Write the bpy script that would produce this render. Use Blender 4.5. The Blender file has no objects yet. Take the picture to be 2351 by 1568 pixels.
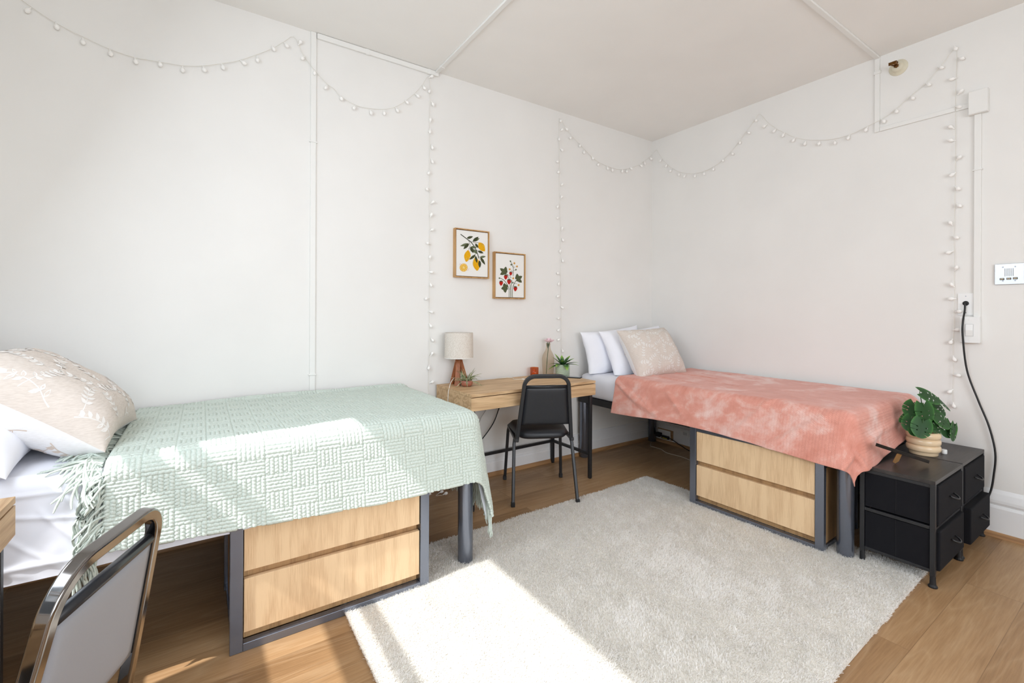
EXPOSURE, SKY, SUN, P_LEFT, P_FRONT = 0.25, 0.8, 5.0, 60.0, 100.0
import bpy, bmesh, math, random
import numpy as np
from mathutils import Vector, Matrix, Euler

S = bpy.context.scene
COL = S.collection
PI = math.pi
random.seed(7)
RNG = np.random.default_rng(7)

# ------------------------------------------------------------------ helpers
def lin(c):
    def f(v):
        v /= 255.0
        return v / 12.92 if v <= 0.04045 else ((v + 0.055) / 1.055) ** 2.4
    return (f(c[0]), f(c[1]), f(c[2]), 1.0)

class N:
    """small node-tree helper"""
    def __init__(self, name):
        self.m = bpy.data.materials.new(name)
        self.m.use_nodes = True
        self.t = self.m.node_tree
        self.t.nodes.clear()
        self.out = self.t.nodes.new('ShaderNodeOutputMaterial')
    def n(self, typ, **kw):
        nd = self.t.nodes.new(typ)
        for k, v in kw.items():
            if k.startswith('i_'):
                nd.inputs[k[2:].replace('_', ' ')].default_value = v
            else:
                setattr(nd, k, v)
        return nd
    def l(self, a, b):
        self.t.links.new(a, b)
    def math(self, op, a, b=None, c=None):
        nd = self.t.nodes.new('ShaderNodeMath'); nd.operation = op
        for i, v in enumerate((a, b, c)):
            if v is None: continue
            if isinstance(v, (int, float)): nd.inputs[i].default_value = v
            else: self.l(v, nd.inputs[i])
        return nd.outputs[0]
    def mix(self, fac, a, b, mode='MIX'):
        nd = self.t.nodes.new('ShaderNodeMix'); nd.data_type = 'RGBA'; nd.blend_type = mode
        for sock, v in ((nd.inputs[0], fac), (nd.inputs[6], a), (nd.inputs[7], b)):
            if isinstance(v, (int, float)): sock.default_value = v
            elif isinstance(v, tuple): sock.default_value = v
            else: self.l(v, sock)
        return nd.outputs[2]
    def bsdf(self, col=None, rough=0.5, metal=0.0, spec=0.5, **kw):
        b = self.t.nodes.new('ShaderNodeBsdfPrincipled')
        b.inputs['Roughness'].default_value = rough
        b.inputs['Metallic'].default_value = metal
        b.inputs['Specular IOR Level'].default_value = spec
        if col is not None:
            if isinstance(col, tuple): b.inputs['Base Color'].default_value = col
            else: self.l(col, b.inputs['Base Color'])
        for k, v in kw.items():
            b.inputs[k].default_value = v
        self.l(b.outputs[0], self.out.inputs[0])
        return b
    def coord(self, which='Object'):
        return self.n('ShaderNodeTexCoord').outputs[which]
    def mapping(self, src, scale=(1, 1, 1), loc=(0, 0, 0), rot=(0, 0, 0)):
        mp = self.n('ShaderNodeMapping')
        mp.inputs['Scale'].default_value = scale
        mp.inputs['Location'].default_value = loc
        mp.inputs['Rotation'].default_value = rot
        self.l(src, mp.inputs[0])
        return mp.outputs[0]
    def noise(self, vec, scale=5, detail=4, rough=0.5, dist=0.0):
        nd = self.n('ShaderNodeTexNoise')
        nd.inputs['Scale'].default_value = scale
        nd.inputs['Detail'].default_value = detail
        nd.inputs['Roughness'].default_value = rough
        nd.inputs['Distortion'].default_value = dist
        if vec is not None: self.l(vec, nd.inputs['Vector'])
        return nd.outputs[0]
    def ramp(self, fac, stops):
        r = self.n('ShaderNodeValToRGB')
        e = r.color_ramp.elements
        while len(e) < len(stops): e.new(0.5)
        for el, (p, c) in zip(e, stops):
            el.position = p; el.color = c
        self.l(fac, r.inputs[0])
        return r.outputs[0]
    def bump(self, b, h, strength=0.3, dist=0.01):
        bp = self.n('ShaderNodeBump')
        bp.inputs['Strength'].default_value = strength
        bp.inputs['Distance'].default_value = dist
        self.l(h, bp.inputs['Height'])
        self.l(bp.outputs[0], b.inputs['Normal'])

def plain(name, c, rough=0.5, metal=0.0, spec=0.5, var=0.0, nscale=30, bump=0.0, bscale=200, bdist=0.002, **kw):
    g = N(name)
    col = lin(c)
    if var > 0:
        nz = g.noise(g.coord(), nscale, 3)
        d = tuple(max(0, x * (1 - var)) for x in col[:3]) + (1,)
        u = tuple(min(1, x * (1 + var)) for x in col[:3]) + (1,)
        col = g.ramp(nz, [(0.3, d), (0.7, u)])
    b = g.bsdf(col, rough, metal, spec, **kw)
    if bump > 0:
        g.bump(b, g.noise(g.coord(), bscale, 3), bump, bdist)
    return g.m

def wood(name, light, dark, axis=0, scale=1.0, rough=0.45, ring=14.0, streak=0.5):
    """oak grain running along the object's axis (0 = x, 1 = y, 2 = z)"""
    g = N(name)
    sc = [9.0 * scale] * 3
    sc[axis] = 0.9 * scale
    v = g.mapping(g.coord(), tuple(sc))
    base = g.noise(v, 1.0, 2, 0.5, 0.3)
    rings = g.math('PINGPONG', g.math('MULTIPLY', base, ring), 1.0)
    sf = [170.0 * scale] * 3
    sf[axis] = 5.0 * scale
    fine = g.noise(g.mapping(g.coord(), tuple(sf)), 1.0, 4, 0.65)
    broad = g.noise(g.mapping(g.coord(), tuple(x * 0.5 for x in sc)), 1.0, 2)
    f = g.math('ADD', g.math('MULTIPLY', rings, 0.28), g.math('MULTIPLY', fine, streak))
    f = g.math('ADD', f, g.math('MULTIPLY', broad, 0.35))
    col = g.ramp(f, [(0.28, lin(dark)), (0.78, lin(light))])
    b = g.bsdf(col, rough, 0, 0.35)
    g.bump(b, fine, 0.08, 0.001)
    return g.m

class MB:
    """collects shapes and builds ONE mesh object"""
    def __init__(self):
        self.v, self.f, self.mi = [], [], []
    def add(self, vs, fs, mi=0):
        o = len(self.v)
        self.v += [tuple(p) for p in vs]
        self.f += [tuple(i + o for i in q) for q in fs]
        self.mi += [mi] * len(fs)
        return self
    def box(self, a, b, mi=0, M=None):
        x0, y0, z0 = a; x1, y1, z1 = b
        vs = [(x0, y0, z0), (x1, y0, z0), (x1, y1, z0), (x0, y1, z0), (x0, y0, z1), (x1, y0, z1), (x1, y1, z1), (x0, y1, z1)]
        if M is not None: vs = [tuple(M @ Vector(p)) for p in vs]
        return self.add(vs, [(0, 3, 2, 1), (4, 5, 6, 7), (0, 1, 5, 4), (1, 2, 6, 5), (2, 3, 7, 6), (3, 0, 4, 7)], mi)
    def tube(self, pts, r, seg=8, mi=0, cap=True, flat=None, twist=0.0):
        """tube along a path; r number or list; flat=(a,b) squashes the section"""
        P = [Vector(p) for p in pts]
        n = len(P)
        R = r if isinstance(r, (list, tuple)) else [r] * n
        T = []
        for i in range(n):
            d = P[min(i + 1, n - 1)] - P[max(i - 1, 0)]
            T.append(d.normalized() if d.length > 1e-9 else Vector((0, 0, 1)))
        up = Vector((0, 0, 1)) if abs(T[0].z) < 0.9 else Vector((1, 0, 0))
        u = T[0].cross(up).normalized()
        vs, fs = [], []
        for i in range(n):
            if i:
                ax = T[i - 1].cross(T[i])
                if ax.length > 1e-8:
                    u = (Matrix.Rotation(T[i - 1].angle(T[i]), 3, ax.normalized()) @ u)
            u = (u - T[i] * u.dot(T[i])).normalized()
            w = T[i].cross(u)
            for k in range(seg):
                an = 2 * PI * k / seg + twist
                ca, sa = math.cos(an), math.sin(an)
                if flat: ca *= flat[0]; sa *= flat[1]
                vs.append(P[i] + (u * ca + w * sa) * R[i])
        for i in range(n - 1):
            for k in range(seg):
                k2 = (k + 1) % seg
                fs.append((i * seg + k, i * seg + k2, (i + 1) * seg + k2, (i + 1) * seg + k))
        if cap:
            fs.append(tuple(reversed(range(seg))))
            fs.append(tuple((n - 1) * seg + k for k in range(seg)))
        return self.add(vs, fs, mi)
    def sqtube(self, pts, a, b, mi=0, up=(0, 0, 1)):
        """rectangular section a (across up) x b (along up) swept along a path"""
        P = [Vector(p) for p in pts]; n = len(P); up = Vector(up)
        vs, fs = [], []
        for i in range(n):
            d0 = (P[i] - P[i - 1]).normalized() if i else (P[1] - P[0]).normalized()
            d1 = (P[i + 1] - P[i]).normalized() if i < n - 1 else d0
            t = (d0 + d1).normalized()
            k = 1.0 / max(0.4, t.dot(d0))
            s = up.cross(t).normalized(); 
            for sx, sy in ((-1, -1), (1, -1), (1, 1), (-1, 1)):
                vs.append(P[i] + s * (sx * a / 2 * k) + up * (sy * b / 2))
        for i in range(n - 1):
            for k in range(4):
                k2 = (k + 1) % 4
                fs.append((i * 4 + k, i * 4 + k2, (i + 1) * 4 + k2, (i + 1) * 4 + k))
        fs.append((3, 2, 1, 0)); fs.append(tuple((n - 1) * 4 + k for k in range(4)))
        return self.add(vs, fs, mi)
    def lathe(self, prof, c=(0, 0, 0), seg=32, mi=0, rib=None, capb=True, capt=False, ell=(1, 1), rot=0.0):
        vs, fs = [], []
        n = len(prof)
        for (r, z) in prof:
            for k in range(seg):
                a = 2 * PI * k / seg
                rr = r * (1 + (rib[1] * math.cos(rib[0] * a) if rib else 0))
                x, y = rr * math.cos(a) * ell[0], rr * math.sin(a) * ell[1]
                xr = x * math.cos(rot) - y * math.sin(rot); yr = x * math.sin(rot) + y * math.cos(rot)
                vs.append((c[0] + xr, c[1] + yr, c[2] + z))
        for i in range(n - 1):
            for k in range(seg):
                k2 = (k + 1) % seg
                fs.append((i * seg + k, i * seg + k2, (i + 1) * seg + k2, (i + 1) * seg + k))
        if capb: fs.append(tuple(reversed(range(seg))))
        if capt: fs.append(tuple((n - 1) * seg + k for k in range(seg)))
        return self.add(vs, fs, mi)
    def prism(self, poly, z0, z1, M=None, mi=0):
        n = len(poly)
        vs = [Vector((p[0], p[1], z0)) for p in poly] + [Vector((p[0], p[1], z1)) for p in poly]
        if M is not None: vs = [M @ p for p in vs]
        fs = [tuple(reversed(range(n))), tuple(range(n, 2 * n))]
        fs += [(i, (i + 1) % n, n + (i + 1) % n, n + i) for i in range(n)]
        return self.add(vs, fs, mi)
    def ball(self, c, r, seg=10, rings=6, mi=0, sc=(1, 1, 1)):
        vs = [(c[0], c[1], c[2] - r * sc[2])]
        fs = []
        for i in range(1, rings):
            ph = -PI / 2 + PI * i / rings
            for k in range(seg):
                a = 2 * PI * k / seg
                vs.append((c[0] + r * sc[0] * math.cos(ph) * math.cos(a), c[1] + r * sc[1] * math.cos(ph) * math.sin(a), c[2] + r * sc[2] * math.sin(ph)))
        vs.append((c[0], c[1], c[2] + r * sc[2]))
        for k in range(seg):
            fs.append((0, 1 + (k + 1) % seg, 1 + k))
        for i in range(rings - 2):
            for k in range(seg):
                a = 1 + i * seg + k; b = 1 + i * seg + (k + 1) % seg
                fs.append((a, b, b + seg, a + seg))
        t = len(vs) - 1; o = 1 + (rings - 2) * seg
        for k in range(seg):
            fs.append((o + k, o + (k + 1) % seg, t))
        return self.add(vs, fs, mi)
    def build(self, name, mats, parent=None, bevel=0.0, bseg=2, smooth=False, sub=0, solid=0.0, off=0.0):
        me = bpy.data.meshes.new(name)
        o = bpy.data.objects.new(name, me)
        vs = self.v
        if parent is not None and parent.get('wbase'):
            bx = Vector(parent['wbase'])
            vs = [tuple(Vector(p) - bx) for p in vs]
        me.from_pydata(vs, [], self.f)
        if not isinstance(mats, (list, tuple)): mats = [mats]
        for m in mats: me.materials.append(m)
        if len(mats) > 1: me.polygons.foreach_set('material_index', self.mi)
        if smooth: me.polygons.foreach_set('use_smooth', [True] * len(me.polygons))
        me.update()
        COL.objects.link(o)
        if parent is not None:
            o.parent = parent
            if parent.get('wbase'): o['wbase'] = list(parent['wbase'])
        if solid:
            s = o.modifiers.new('solidify', 'SOLIDIFY'); s.thickness = solid; s.offset = off
        if bevel > 0:
            bv = o.modifiers.new('bevel', 'BEVEL'); bv.width = bevel; bv.segments = bseg; bv.limit_method = 'ANGLE'; bv.angle_limit = math.radians(40)
            if not smooth:
                me.polygons.foreach_set('use_smooth', [True] * len(me.polygons))
                bv.harden_normals = True
        if sub:
            s = o.modifiers.new('subsurf', 'SUBSURF'); s.levels = sub; s.render_levels = sub
        return o

def np_mesh(name, V, F, mats, parent=None, uv=None, mi=None, smooth=True):
    """fast mesh from numpy arrays, F is (n,4) or (n,3)"""
    me = bpy.data.meshes.new(name)
    V = np.asarray(V, dtype=np.float32); F = np.asarray(F, dtype=np.int32)
    if parent is not None and parent.get('wbase'):
        V = V - np.array(list(parent['wbase']), dtype=np.float32)
    k = F.shape[1]
    me.vertices.add(len(V)); me.vertices.foreach_set('co', np.ascontiguousarray(V, dtype=np.float32).ravel())
    me.loops.add(F.size); me.loops.foreach_set('vertex_index', F.ravel())
    me.polygons.add(len(F)); me.polygons.foreach_set('loop_start', np.arange(0, F.size, k, dtype=np.int32))
    if mi is not None: me.polygons.foreach_set('material_index', np.asarray(mi, dtype=np.int32))
    me.polygons.foreach_set('use_smooth', np.full(len(F), smooth, dtype=bool))
    if uv is not None:
        ul = me.uv_layers.new(name='UVMap')
        ul.data.foreach_set('uv', np.asarray(uv, dtype=np.float32)[F.ravel()].ravel())
    me.update(calc_edges=True); me.validate()
    for m in (mats if isinstance(mats, (list, tuple)) else [mats]): me.materials.append(m)
    o = bpy.data.objects.new(name, me); COL.objects.link(o)
    if parent is not None: o.parent = parent
    return o

def grid_faces(nu, nv):
    i = np.arange((nu - 1) * (nv - 1)); r = i // (nv - 1); c = i % (nv - 1)
    a = r * nv + c
    return np.stack([a, a + 1, a + nv + 1, a + nv], 1)

def tag(o, label=None, cat=None, group=None, kind=None):
    if label: o['label'] = label
    if cat: o['category'] = cat
    if group: o['group'] = group
    if kind: o['kind'] = kind
    return o

def thing(name, label, cat, loc=(0, 0, 0), rotz=0.0, group=None, local=False):
    """an Empty at the thing's base; parts are given in world space unless local"""
    o = bpy.data.objects.new(name, None); COL.objects.link(o)
    o.empty_display_size = 0.1
    o.location = loc; o.rotation_euler = (0, 0, rotz)
    if not local: o['wbase'] = list(loc)
    return tag(o, label, cat, group)

def dup(root, loc, rotz, label, group=None, swap=None):
    """copy of a thing with copies of its parts and sub-parts; swap replaces materials"""
    r = root.copy(); COL.objects.link(r); r.location = loc; r.rotation_euler = (0, 0, rotz)
    r['label'] = label
    if group: r['group'] = group
    def rec(src, dst):
        for ch in list(src.children):
            c = ch.copy(); COL.objects.link(c); c.parent = dst
            if swap:
                for i, s in enumerate(c.material_slots):
                    new = swap.get(s.material)
                    if new is not None:
                        s.link = 'OBJECT'; s.material = new
            rec(ch, c)
    rec(root, r)
    return r

def smoothpath(pts, n=6):
    """Catmull-Rom through the points"""
    P = [Vector(p) for p in pts]
    P = [P[0] * 2 - P[1]] + P + [P[-1] * 2 - P[-2]]
    out = []
    for i in range(1, len(P) - 2):
        for k in range(n):
            t = k / n
            a, b, c, d = P[i - 1], P[i], P[i + 1], P[i + 2]
            out.append(0.5 * ((2 * b) + (c - a) * t + (2 * a - 5 * b + 4 * c - d) * t * t + (3 * b - a - 3 * c + d) * t ** 3))
    out.append(P[-2])
    return out

def wob(x, y, seed, scale, oct=5):
    """smooth pseudo-noise from random sinusoids, about -1..1"""
    r = np.random.default_rng(seed)
    s = 0
    for i in range(oct):
        a = r.uniform(0, 2 * PI); f = scale * r.uniform(0.5, 1.6); ph = r.uniform(0, 2 * PI)
        s = s + np.sin((x * math.cos(a) + y * math.sin(a)) * f * 2 * PI + ph)
    return s / oct

# ------------------------------------------------------------------ materials
def mat_wall(name, c):
    g = N(name)
    nz = g.noise(g.coord(), 2.2, 3)
    c2 = tuple(int(v * 0.985) for v in c)
    b = g.bsdf(g.ramp(nz, [(0.3, lin(c2)), (0.7, lin(c))]), 0.6, 0, 0.3)
    g.bump(b, g.noise(g.coord(), 90, 3), 0.05, 0.002)
    return g.m
M_wall = mat_wall('white_wall_paint', (237, 235, 231))
M_ceil = mat_wall('white_ceiling_paint', (244, 242, 238))
M_trimw = plain('white_gloss_paint', (236, 236, 236), 0.35, 0, 0.5, bump=0.15, bscale=35, bdist=0.003)
M_race = plain('white_raceway_paint', (236, 235, 231), 0.5, 0, 0.3)
M_plastic = plain('white_plastic', (238, 238, 236), 0.35)

def mat_floor():
    g = N('oak_plank_floor')
    co = g.coord()
    br = g.n('ShaderNodeTexBrick')
    br.offset = 0.37; br.offset_frequency = 2; br.squash = 1.0
    br.inputs['Color1'].default_value = (0, 0, 0, 1); br.inputs['Color2'].default_value = (1, 1, 1, 1)
    br.inputs['Mortar'].default_value = (0.5, 0.5, 0.5, 1)
    br.inputs['Scale'].default_value = 1.0
    br.inputs['Mortar Size'].default_value = 0.0012
    br.inputs['Mortar Smooth'].default_value = 0.1
    br.inputs['Brick Width'].default_value = 1.22
    br.inputs['Row Height'].default_value = 0.18
    g.l(g.mapping(co, (1, 1, 1), (0.32, 0.09, 0)), br.inputs['Vector'])
    rnd = br.outputs['Color']
    sep = g.n('ShaderNodeSeparateColor'); g.l(rnd, sep.inputs[0])
    rv = sep.outputs[0]
    cx = g.n('ShaderNodeSeparateXYZ'); g.l(co, cx.inputs[0])
    off = g.math('MULTIPLY', rv, 37.0)
    cmb = g.n('ShaderNodeCombineXYZ')
    g.l(g.math('ADD', cx.outputs[0], off), cmb.inputs[0]); g.l(cx.outputs[1], cmb.inputs[1]); g.l(off, cmb.inputs[2])
    v = cmb.outputs[0]
    n1 = g.noise(g.mapping(v, (0.75, 7.0, 1)), 1.0, 2, 0.5, 0.35)
    rings = g.math('PINGPONG', g.math('MULTIPLY', n1, 24.0), 1.0)
    rings = g.math('POWER', rings, 3.0)
    fine = g.noise(g.mapping(v, (7, 150, 1)), 1.0, 4, 0.65)
    broad = g.noise(g.mapping(v, (1.2, 6, 1)), 1.0, 3)
    f = g.math('ADD', g.math('MULTIPLY', fine, 0.42), g.math('MULTIPLY', broad, 0.5))
    f = g.math('ADD', f, g.math('MULTIPLY', g.math('SUBTRACT', rv, 0.5), 0.22))
    col = g.ramp(f, [(0.25, lin((128, 96, 64))), (0.5, lin((161, 126, 89))), (0.75, lin((186, 152, 113)))])
    col = g.mix(g.math('MULTIPLY', rings, 0.20), col, lin((200, 172, 136)))
    col = g.mix(g.math('MULTIPLY', br.outputs['Fac'], 0.40), col, lin((92, 66, 44)))
    b = g.bsdf(col, 0.42, 0, 0.35)
    g.bump(b, fine, 0.06, 0.001)
    return g.m
M_floor = mat_floor()
M_shoe = wood('oak_shoe_moulding', (190, 148, 104), (140, 102, 68), 0, 1.0, 0.45)
M_chestwood = wood('light_oak_laminate_upright', (228, 197, 157), (186, 146, 106), 2, 2.0, 0.45, 4.0, 0.85)
M_chestwood_h = wood('light_oak_laminate_edge', (190, 152, 108), (120, 88, 58), 2, 1.6, 0.5, 6, 0.8)
M_deskwood = wood('weathered_oak_laminate', (222, 190, 148), (166, 128, 90), 0, 1.2, 0.5, 13, 0.5)
M_black = plain('black_powder_coat', (30, 31, 34), 0.42, 0.0, 0.5, bump=0.08, bscale=600, bdist=0.0006)
M_steel = plain('charcoal_powder_coat', (122, 128, 141), 0.25, 0.8, 0.5, bump=0.05, bscale=500, bdist=0.0006)
M_dark = plain('matte_black', (16, 16, 18), 0.7)
M_vinyl = plain('black_vinyl', (28, 30, 35), 0.45, 0, 0.5, bump=0.12, bscale=450, bdist=0.0007)
M_roll = plain('black_vinyl_roll', (26, 28, 33), 0.35)
M_vinyl_sheen = plain('black_vinyl_grey_sheen', (146, 148, 154), 0.5, 0, 0.4, bump=0.12, bscale=450, bdist=0.0006)  # black vinyl, with the window's sheen put into the base colour as grey
M_chrome = plain('dark_polished_chrome', (132, 129, 127), 0.09, 1.0)
M_sheet = plain('white_cotton', (229, 230, 237), 0.85, 0, 0.2, bump=0.1, bscale=700, bdist=0.0005)
M_pillow = plain('white_pillow_cotton', (243, 244, 250), 0.85, 0, 0.2, bump=0.1, bscale=500, bdist=0.0006)
M_rubber = plain('black_rubber', (20, 20, 22), 0.6)
M_cable = plain('black_cable_rubber', (22, 22, 24), 0.45)
M_gcable = plain('grey_cable_plastic', (176, 174, 170), 0.45)
M_wcable = plain('clear_white_wire', (226, 222, 212), 0.4)
M_bulb = plain('frosted_white_bulb', (248, 246, 242), 0.35, 0, 0.4)
M_brass = plain('aged_brass', (122, 84, 42), 0.35, 0.9)
M_cream = plain('cream_metal_plate', (219, 212, 190), 0.5)
M_frame = wood('golden_oak_frame', (206, 164, 110), (166, 120, 70), 2, 2.0, 0.4, 8, 0.5)
M_canvas = plain('off_white_canvas', (236, 234, 229), 0.8, 0, 0.2, bump=0.1, bscale=900, bdist=0.0004)
M_walnut = wood('reddish_walnut', (176, 102, 52), (122, 66, 30), 2, 2.0, 0.4, 8, 0.5)
M_screw = plain('zinc_screw', (150, 152, 155), 0.35, 0.9)
# ------------------------------------------------------------------ camera
Fpx, CXp, CYp, RHO, CH = 1054.6, 1175.5, 716.7, 0.0042, 1.25
ang = math.atan2(1556.5, Fpx)
fw = Vector((math.cos(ang), math.sin(ang), 0)); rt = Vector((math.sin(ang), -math.cos(ang), 0)); up = Vector((0, 0, 1))
CAM = Vector((-3.722, -3.011, CH))
cd = bpy.data.cameras.new('camera')
cam = bpy.data.objects.new('camera', cd); COL.objects.link(cam)
cd.sensor_fit = 'HORIZONTAL'; cd.sensor_width = 36.0
cd.lens = Fpx / 2351 * 36.0
cd.shift_y = (CYp - 784.0) / 2351
cd.clip_start = 0.05
r2 = (rt + up * RHO).normalized(); u2 = (up - rt * RHO).normalized()
cam.matrix_world = Matrix(((r2.x, u2.x, -fw.x, CAM.x), (r2.y, u2.y, -fw.y, CAM.y), (r2.z, u2.z, -fw.z, CAM.z), (0, 0, 0, 1)))
S.camera = cam
S.view_settings.view_transform = 'Standard'
S.view_settings.look = 'None'
S.view_settings.gamma = 1.0
S.view_settings.use_curve_mapping = False
S.view_settings.exposure = EXPOSURE
try:
    S.cycles.use_denoising = True
    S.cycles.denoiser = 'OPENIMAGEDENOISE'
    S.cycles.max_bounces = 10
    S.cycles.diffuse_bounces = 5
    S.cycles.transparent_max_bounces = 16
    S.cycles.caustics_reflective = False
    S.cycles.caustics_refractive = False
    S.cycles.sample_clamp_indirect = 6.0
except Exception:
    pass

# ------------------------------------------------------------------ room
XW, YF, ZC = -4.68, -5.40, 2.955      # window wall, wall behind the camera, ceiling
WT = 0.12
def struct(o, kind='structure'):
    o['kind'] = kind
    return o
struct(MB().box((XW - WT, YF - WT, -0.1), (WT, WT, 0)).build('floor', M_floor))
struct(MB().box((XW - WT, YF - WT, ZC), (WT, WT, ZC + 0.1)).build('ceiling', M_ceil))
struct(MB().box((XW - WT, 0, 0), (WT, WT, ZC)).build('wall_back', M_wall))
struct(MB().box((0, YF - WT, 0), (WT, 0, ZC)).build('wall_right', M_wall))
# wall with the sunny window (left of the camera)
WY0, WY1, WZ0, WZ1 = -3.0, -1.075, 0.95, 2.75
ZF = 1.46          # top of the added lower panes that diffuse the sun
b = MB()
b.box((XW - WT, WY1, 0), (XW, 0, ZC)); b.box((XW - WT, YF - WT, 0), (XW, WY0, ZC))
b.box((XW - WT, WY0, WZ1), (XW, WY1, ZC)); b.box((XW - WT, WY0, 0), (XW, WY1, WZ0))
struct(b.build('wall_left', M_wall))
FX0, FX1, FZ0, FZ1 = -4.3, -1.5, 0.22, 2.7  # opening for the added fill window, out of view
b = MB()
b.box((XW, YF - WT, 0), (FX0, YF, ZC)); b.box((FX1, YF - WT, 0), (0, YF, ZC))
b.box((FX0, YF - WT, 0), (FX1, YF, FZ0)); b.box((FX0, YF - WT, FZ1), (FX1, YF, ZC))
struct(b.build('wall_front', M_wall))

def thin_glass():
    g = N('window_glass')
    tr = g.n('ShaderNodeBsdfTransparent'); tr.inputs[0].default_value = (0.97, 0.98, 0.98, 1)
    gl = g.n('ShaderNodeBsdfGlossy'); gl.inputs['Roughness'].default_value = 0.02
    mx = g.n('ShaderNodeMixShader'); mx.inputs[0].default_value = 0.05
    g.l(tr.outputs[0], mx.inputs[1]); g.l(gl.outputs[0], mx.inputs[2]); g.l(mx.outputs[0], g.out.inputs[0])
    return g.m
M_glass = thin_glass()
w1 = struct(thing('window_1', 'tall double-hung window in the wall beside the camera', 'window', (XW - 0.08, (WY0 + WY1) / 2, WZ0)))
xg = XW - 0.08
b = MB()
b.box((xg - 0.012, WY0, WZ1 - 0.03), (xg + 0.012, WY1, WZ1)); b.box((xg - 0.012, WY0, 1.934), (xg + 0.012, WY1, 2.0))
b.box((xg - 0.012, WY0, WZ0), (xg + 0.012, WY0 + 0.05, WZ1))
b.build('upper_sash', M_trimw, w1)
b = MB()
b.box((xg - 0.012, WY0, 1.753), (xg + 0.012, WY1, 1.849)); 
b.build('lower_sash', M_trimw, w1)
MB().box((xg - 0.003, WY0 + 0.05, 2.0), (xg + 0.003, WY1, WZ1 - 0.03)).build('pane', M_glass, w1)
MB().box((xg - 0.003, WY0, ZF), (xg + 0.003, WY1, 1.753)).build('pane', M_glass, w1)
fg = N('sun_diffuser'); tl = fg.n('ShaderNodeBsdfTranslucent'); tl.inputs[0].default_value = (0.27, 0.275, 0.28, 1); fg.l(tl.outputs[0], fg.out.inputs[0])
for ya, yb_ in ((WY0, -1.185), (-1.13, WY1)):  # added panes turn direct sun into soft glow; the slot leaves a floor streak
    MB().box((XW - 0.060, ya, WZ0), (XW - 0.056, yb_, ZF)).build('sun_diffuser_pane', fg.m, w1)
MB().box((XW - 0.02, WY0 - 0.04, WZ0 - 0.03), (XW + 0.02, WY1, WZ0)).build('window_sill', M_trimw, w1, bevel=0.004)
w2 = struct(thing('fill_window', 'wide window added behind the camera for fill light', 'window', ((FX0 + FX1) / 2, YF - 0.06, FZ0)))  # unseen window, added to carry the room's fill light
b = MB()
for x in (FX0, (FX0 + FX1) / 2 - 0.03, FX1 - 0.06):
    b.box((x, YF - 0.09, FZ0), (x + 0.06, YF - 0.04, FZ1))
for z in (FZ0, FZ1 - 0.06):
    b.box((FX0, YF - 0.09, z), (FX1, YF - 0.04, z + 0.06))
b.build('fill_window_frame', M_trimw, w2)
MB().box((FX0, YF - 0.068, FZ0), (FX1, YF - 0.062, FZ1)).build('pane', M_glass, w2)  # pane of the added fill window

# baseboards and shoe mouldings
def profile_run(name, prof, p0, p1, nrm, mat, bevel=0.0):
    """extrude a (depth, z) profile along the wall from p0 to p1"""
    b = MB(); n = len(prof)
    vs = [(p[0] + nrm[0] * d, p[1] + nrm[1] * d, z) for p in (p0, p1) for d, z in prof]
    fs = [(i, (i + 1) % n, n + (i + 1) % n, n + i) for i in range(n)] + [tuple(reversed(range(n))), tuple(range(n, 2 * n))]
    b.add(vs, fs)
    o = struct(b.build(name, mat, bevel=bevel))
    return o
pA = [(0, 0), (0.019, 0), (0.019, 0.098), (0.015, 0.104), (0.015, 0.118), (0.013, 0.122), (0.012, 0.180), (0.008, 0.186), (0, 0.188)]
profile_run('baseboard_back', pA, (XW, 0), (0, 0), (0, -1), M_trimw)
pB = [(0, 0), (0.019, 0), (0.019, 0.160), (0.014, 0.172), (0.008, 0.174), (0.016, 0.190), (0.016, 0.205), (0.008, 0.240), (0, 0.262)]
profile_run('baseboard_right', pB, (0, YF), (0, 0), (-1, 0), M_trimw)
qr = [(0.019, 0)] + [(0.019 + 0.016 * math.cos(a), 0.028 * math.sin(a)) for a in [i * PI / 12 for i in range(7)]]
profile_run('trim_1', qr, (XW, 0), (0, 0), (0, -1), M_shoe)
def shoe_y():
    m = wood('oak_shoe_moulding_side', (190, 148, 104), (140, 102, 68), 1, 1.0, 0.45); return m
profile_run('trim_2', qr, (0, YF), (0, 0), (-1, 0), shoe_y())
profile_run('baseboard_left', pA, (XW, YF), (XW, 0), (1, 0), M_trimw)

# ------------------------------------------------------------------ light
W = bpy.data.worlds.new('world'); S.world = W; W.use_nodes = True
bg = W.node_tree.nodes['Background']; bg.inputs[0].default_value = (0.72, 0.85, 1.0, 1); bg.inputs[1].default_value = SKY
sun = bpy.data.lights.new('sun', 'SUN'); sun.energy = SUN; sun.angle = math.radians(0.6); sun.color = (1.0, 1.0, 1.0)
so = bpy.data.objects.new('sun', sun); COL.objects.link(so)
sd = Vector((0.83, 0.115, -1.0)).normalized()
so.rotation_euler = sd.to_track_quat('-Z', 'Y').to_euler(); so.location = (-8, -2, 8)
def area(name, loc, size, direction, power, color):
    a = bpy.data.lights.new(name, 'AREA'); a.shape = 'RECTANGLE'; a.size, a.size_y = size; a.energy = power; a.color = color
    o = bpy.data.objects.new(name, a); COL.objects.link(o); o.location = loc
    o.rotation_euler = Vector(direction).to_track_quat('-Z', 'Z').to_euler()
    return o
area('window_1_skylight', (XW - WT - 0.02, (WY0 + WY1) / 2, (WZ0 + WZ1) / 2), (WY1 - WY0, WZ1 - WZ0), (1, -0.25, -0.45), P_LEFT, (0.83, 0.905, 1.0))
area('fill_window_light', ((FX0 + FX1) / 2, YF - WT - 0.02, (FZ0 + FZ1) / 2), (FX1 - FX0, FZ1 - FZ0), (0, 1, -0.85), P_FRONT, (0.91, 0.945, 1.0))  # added fill light behind the camera

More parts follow.
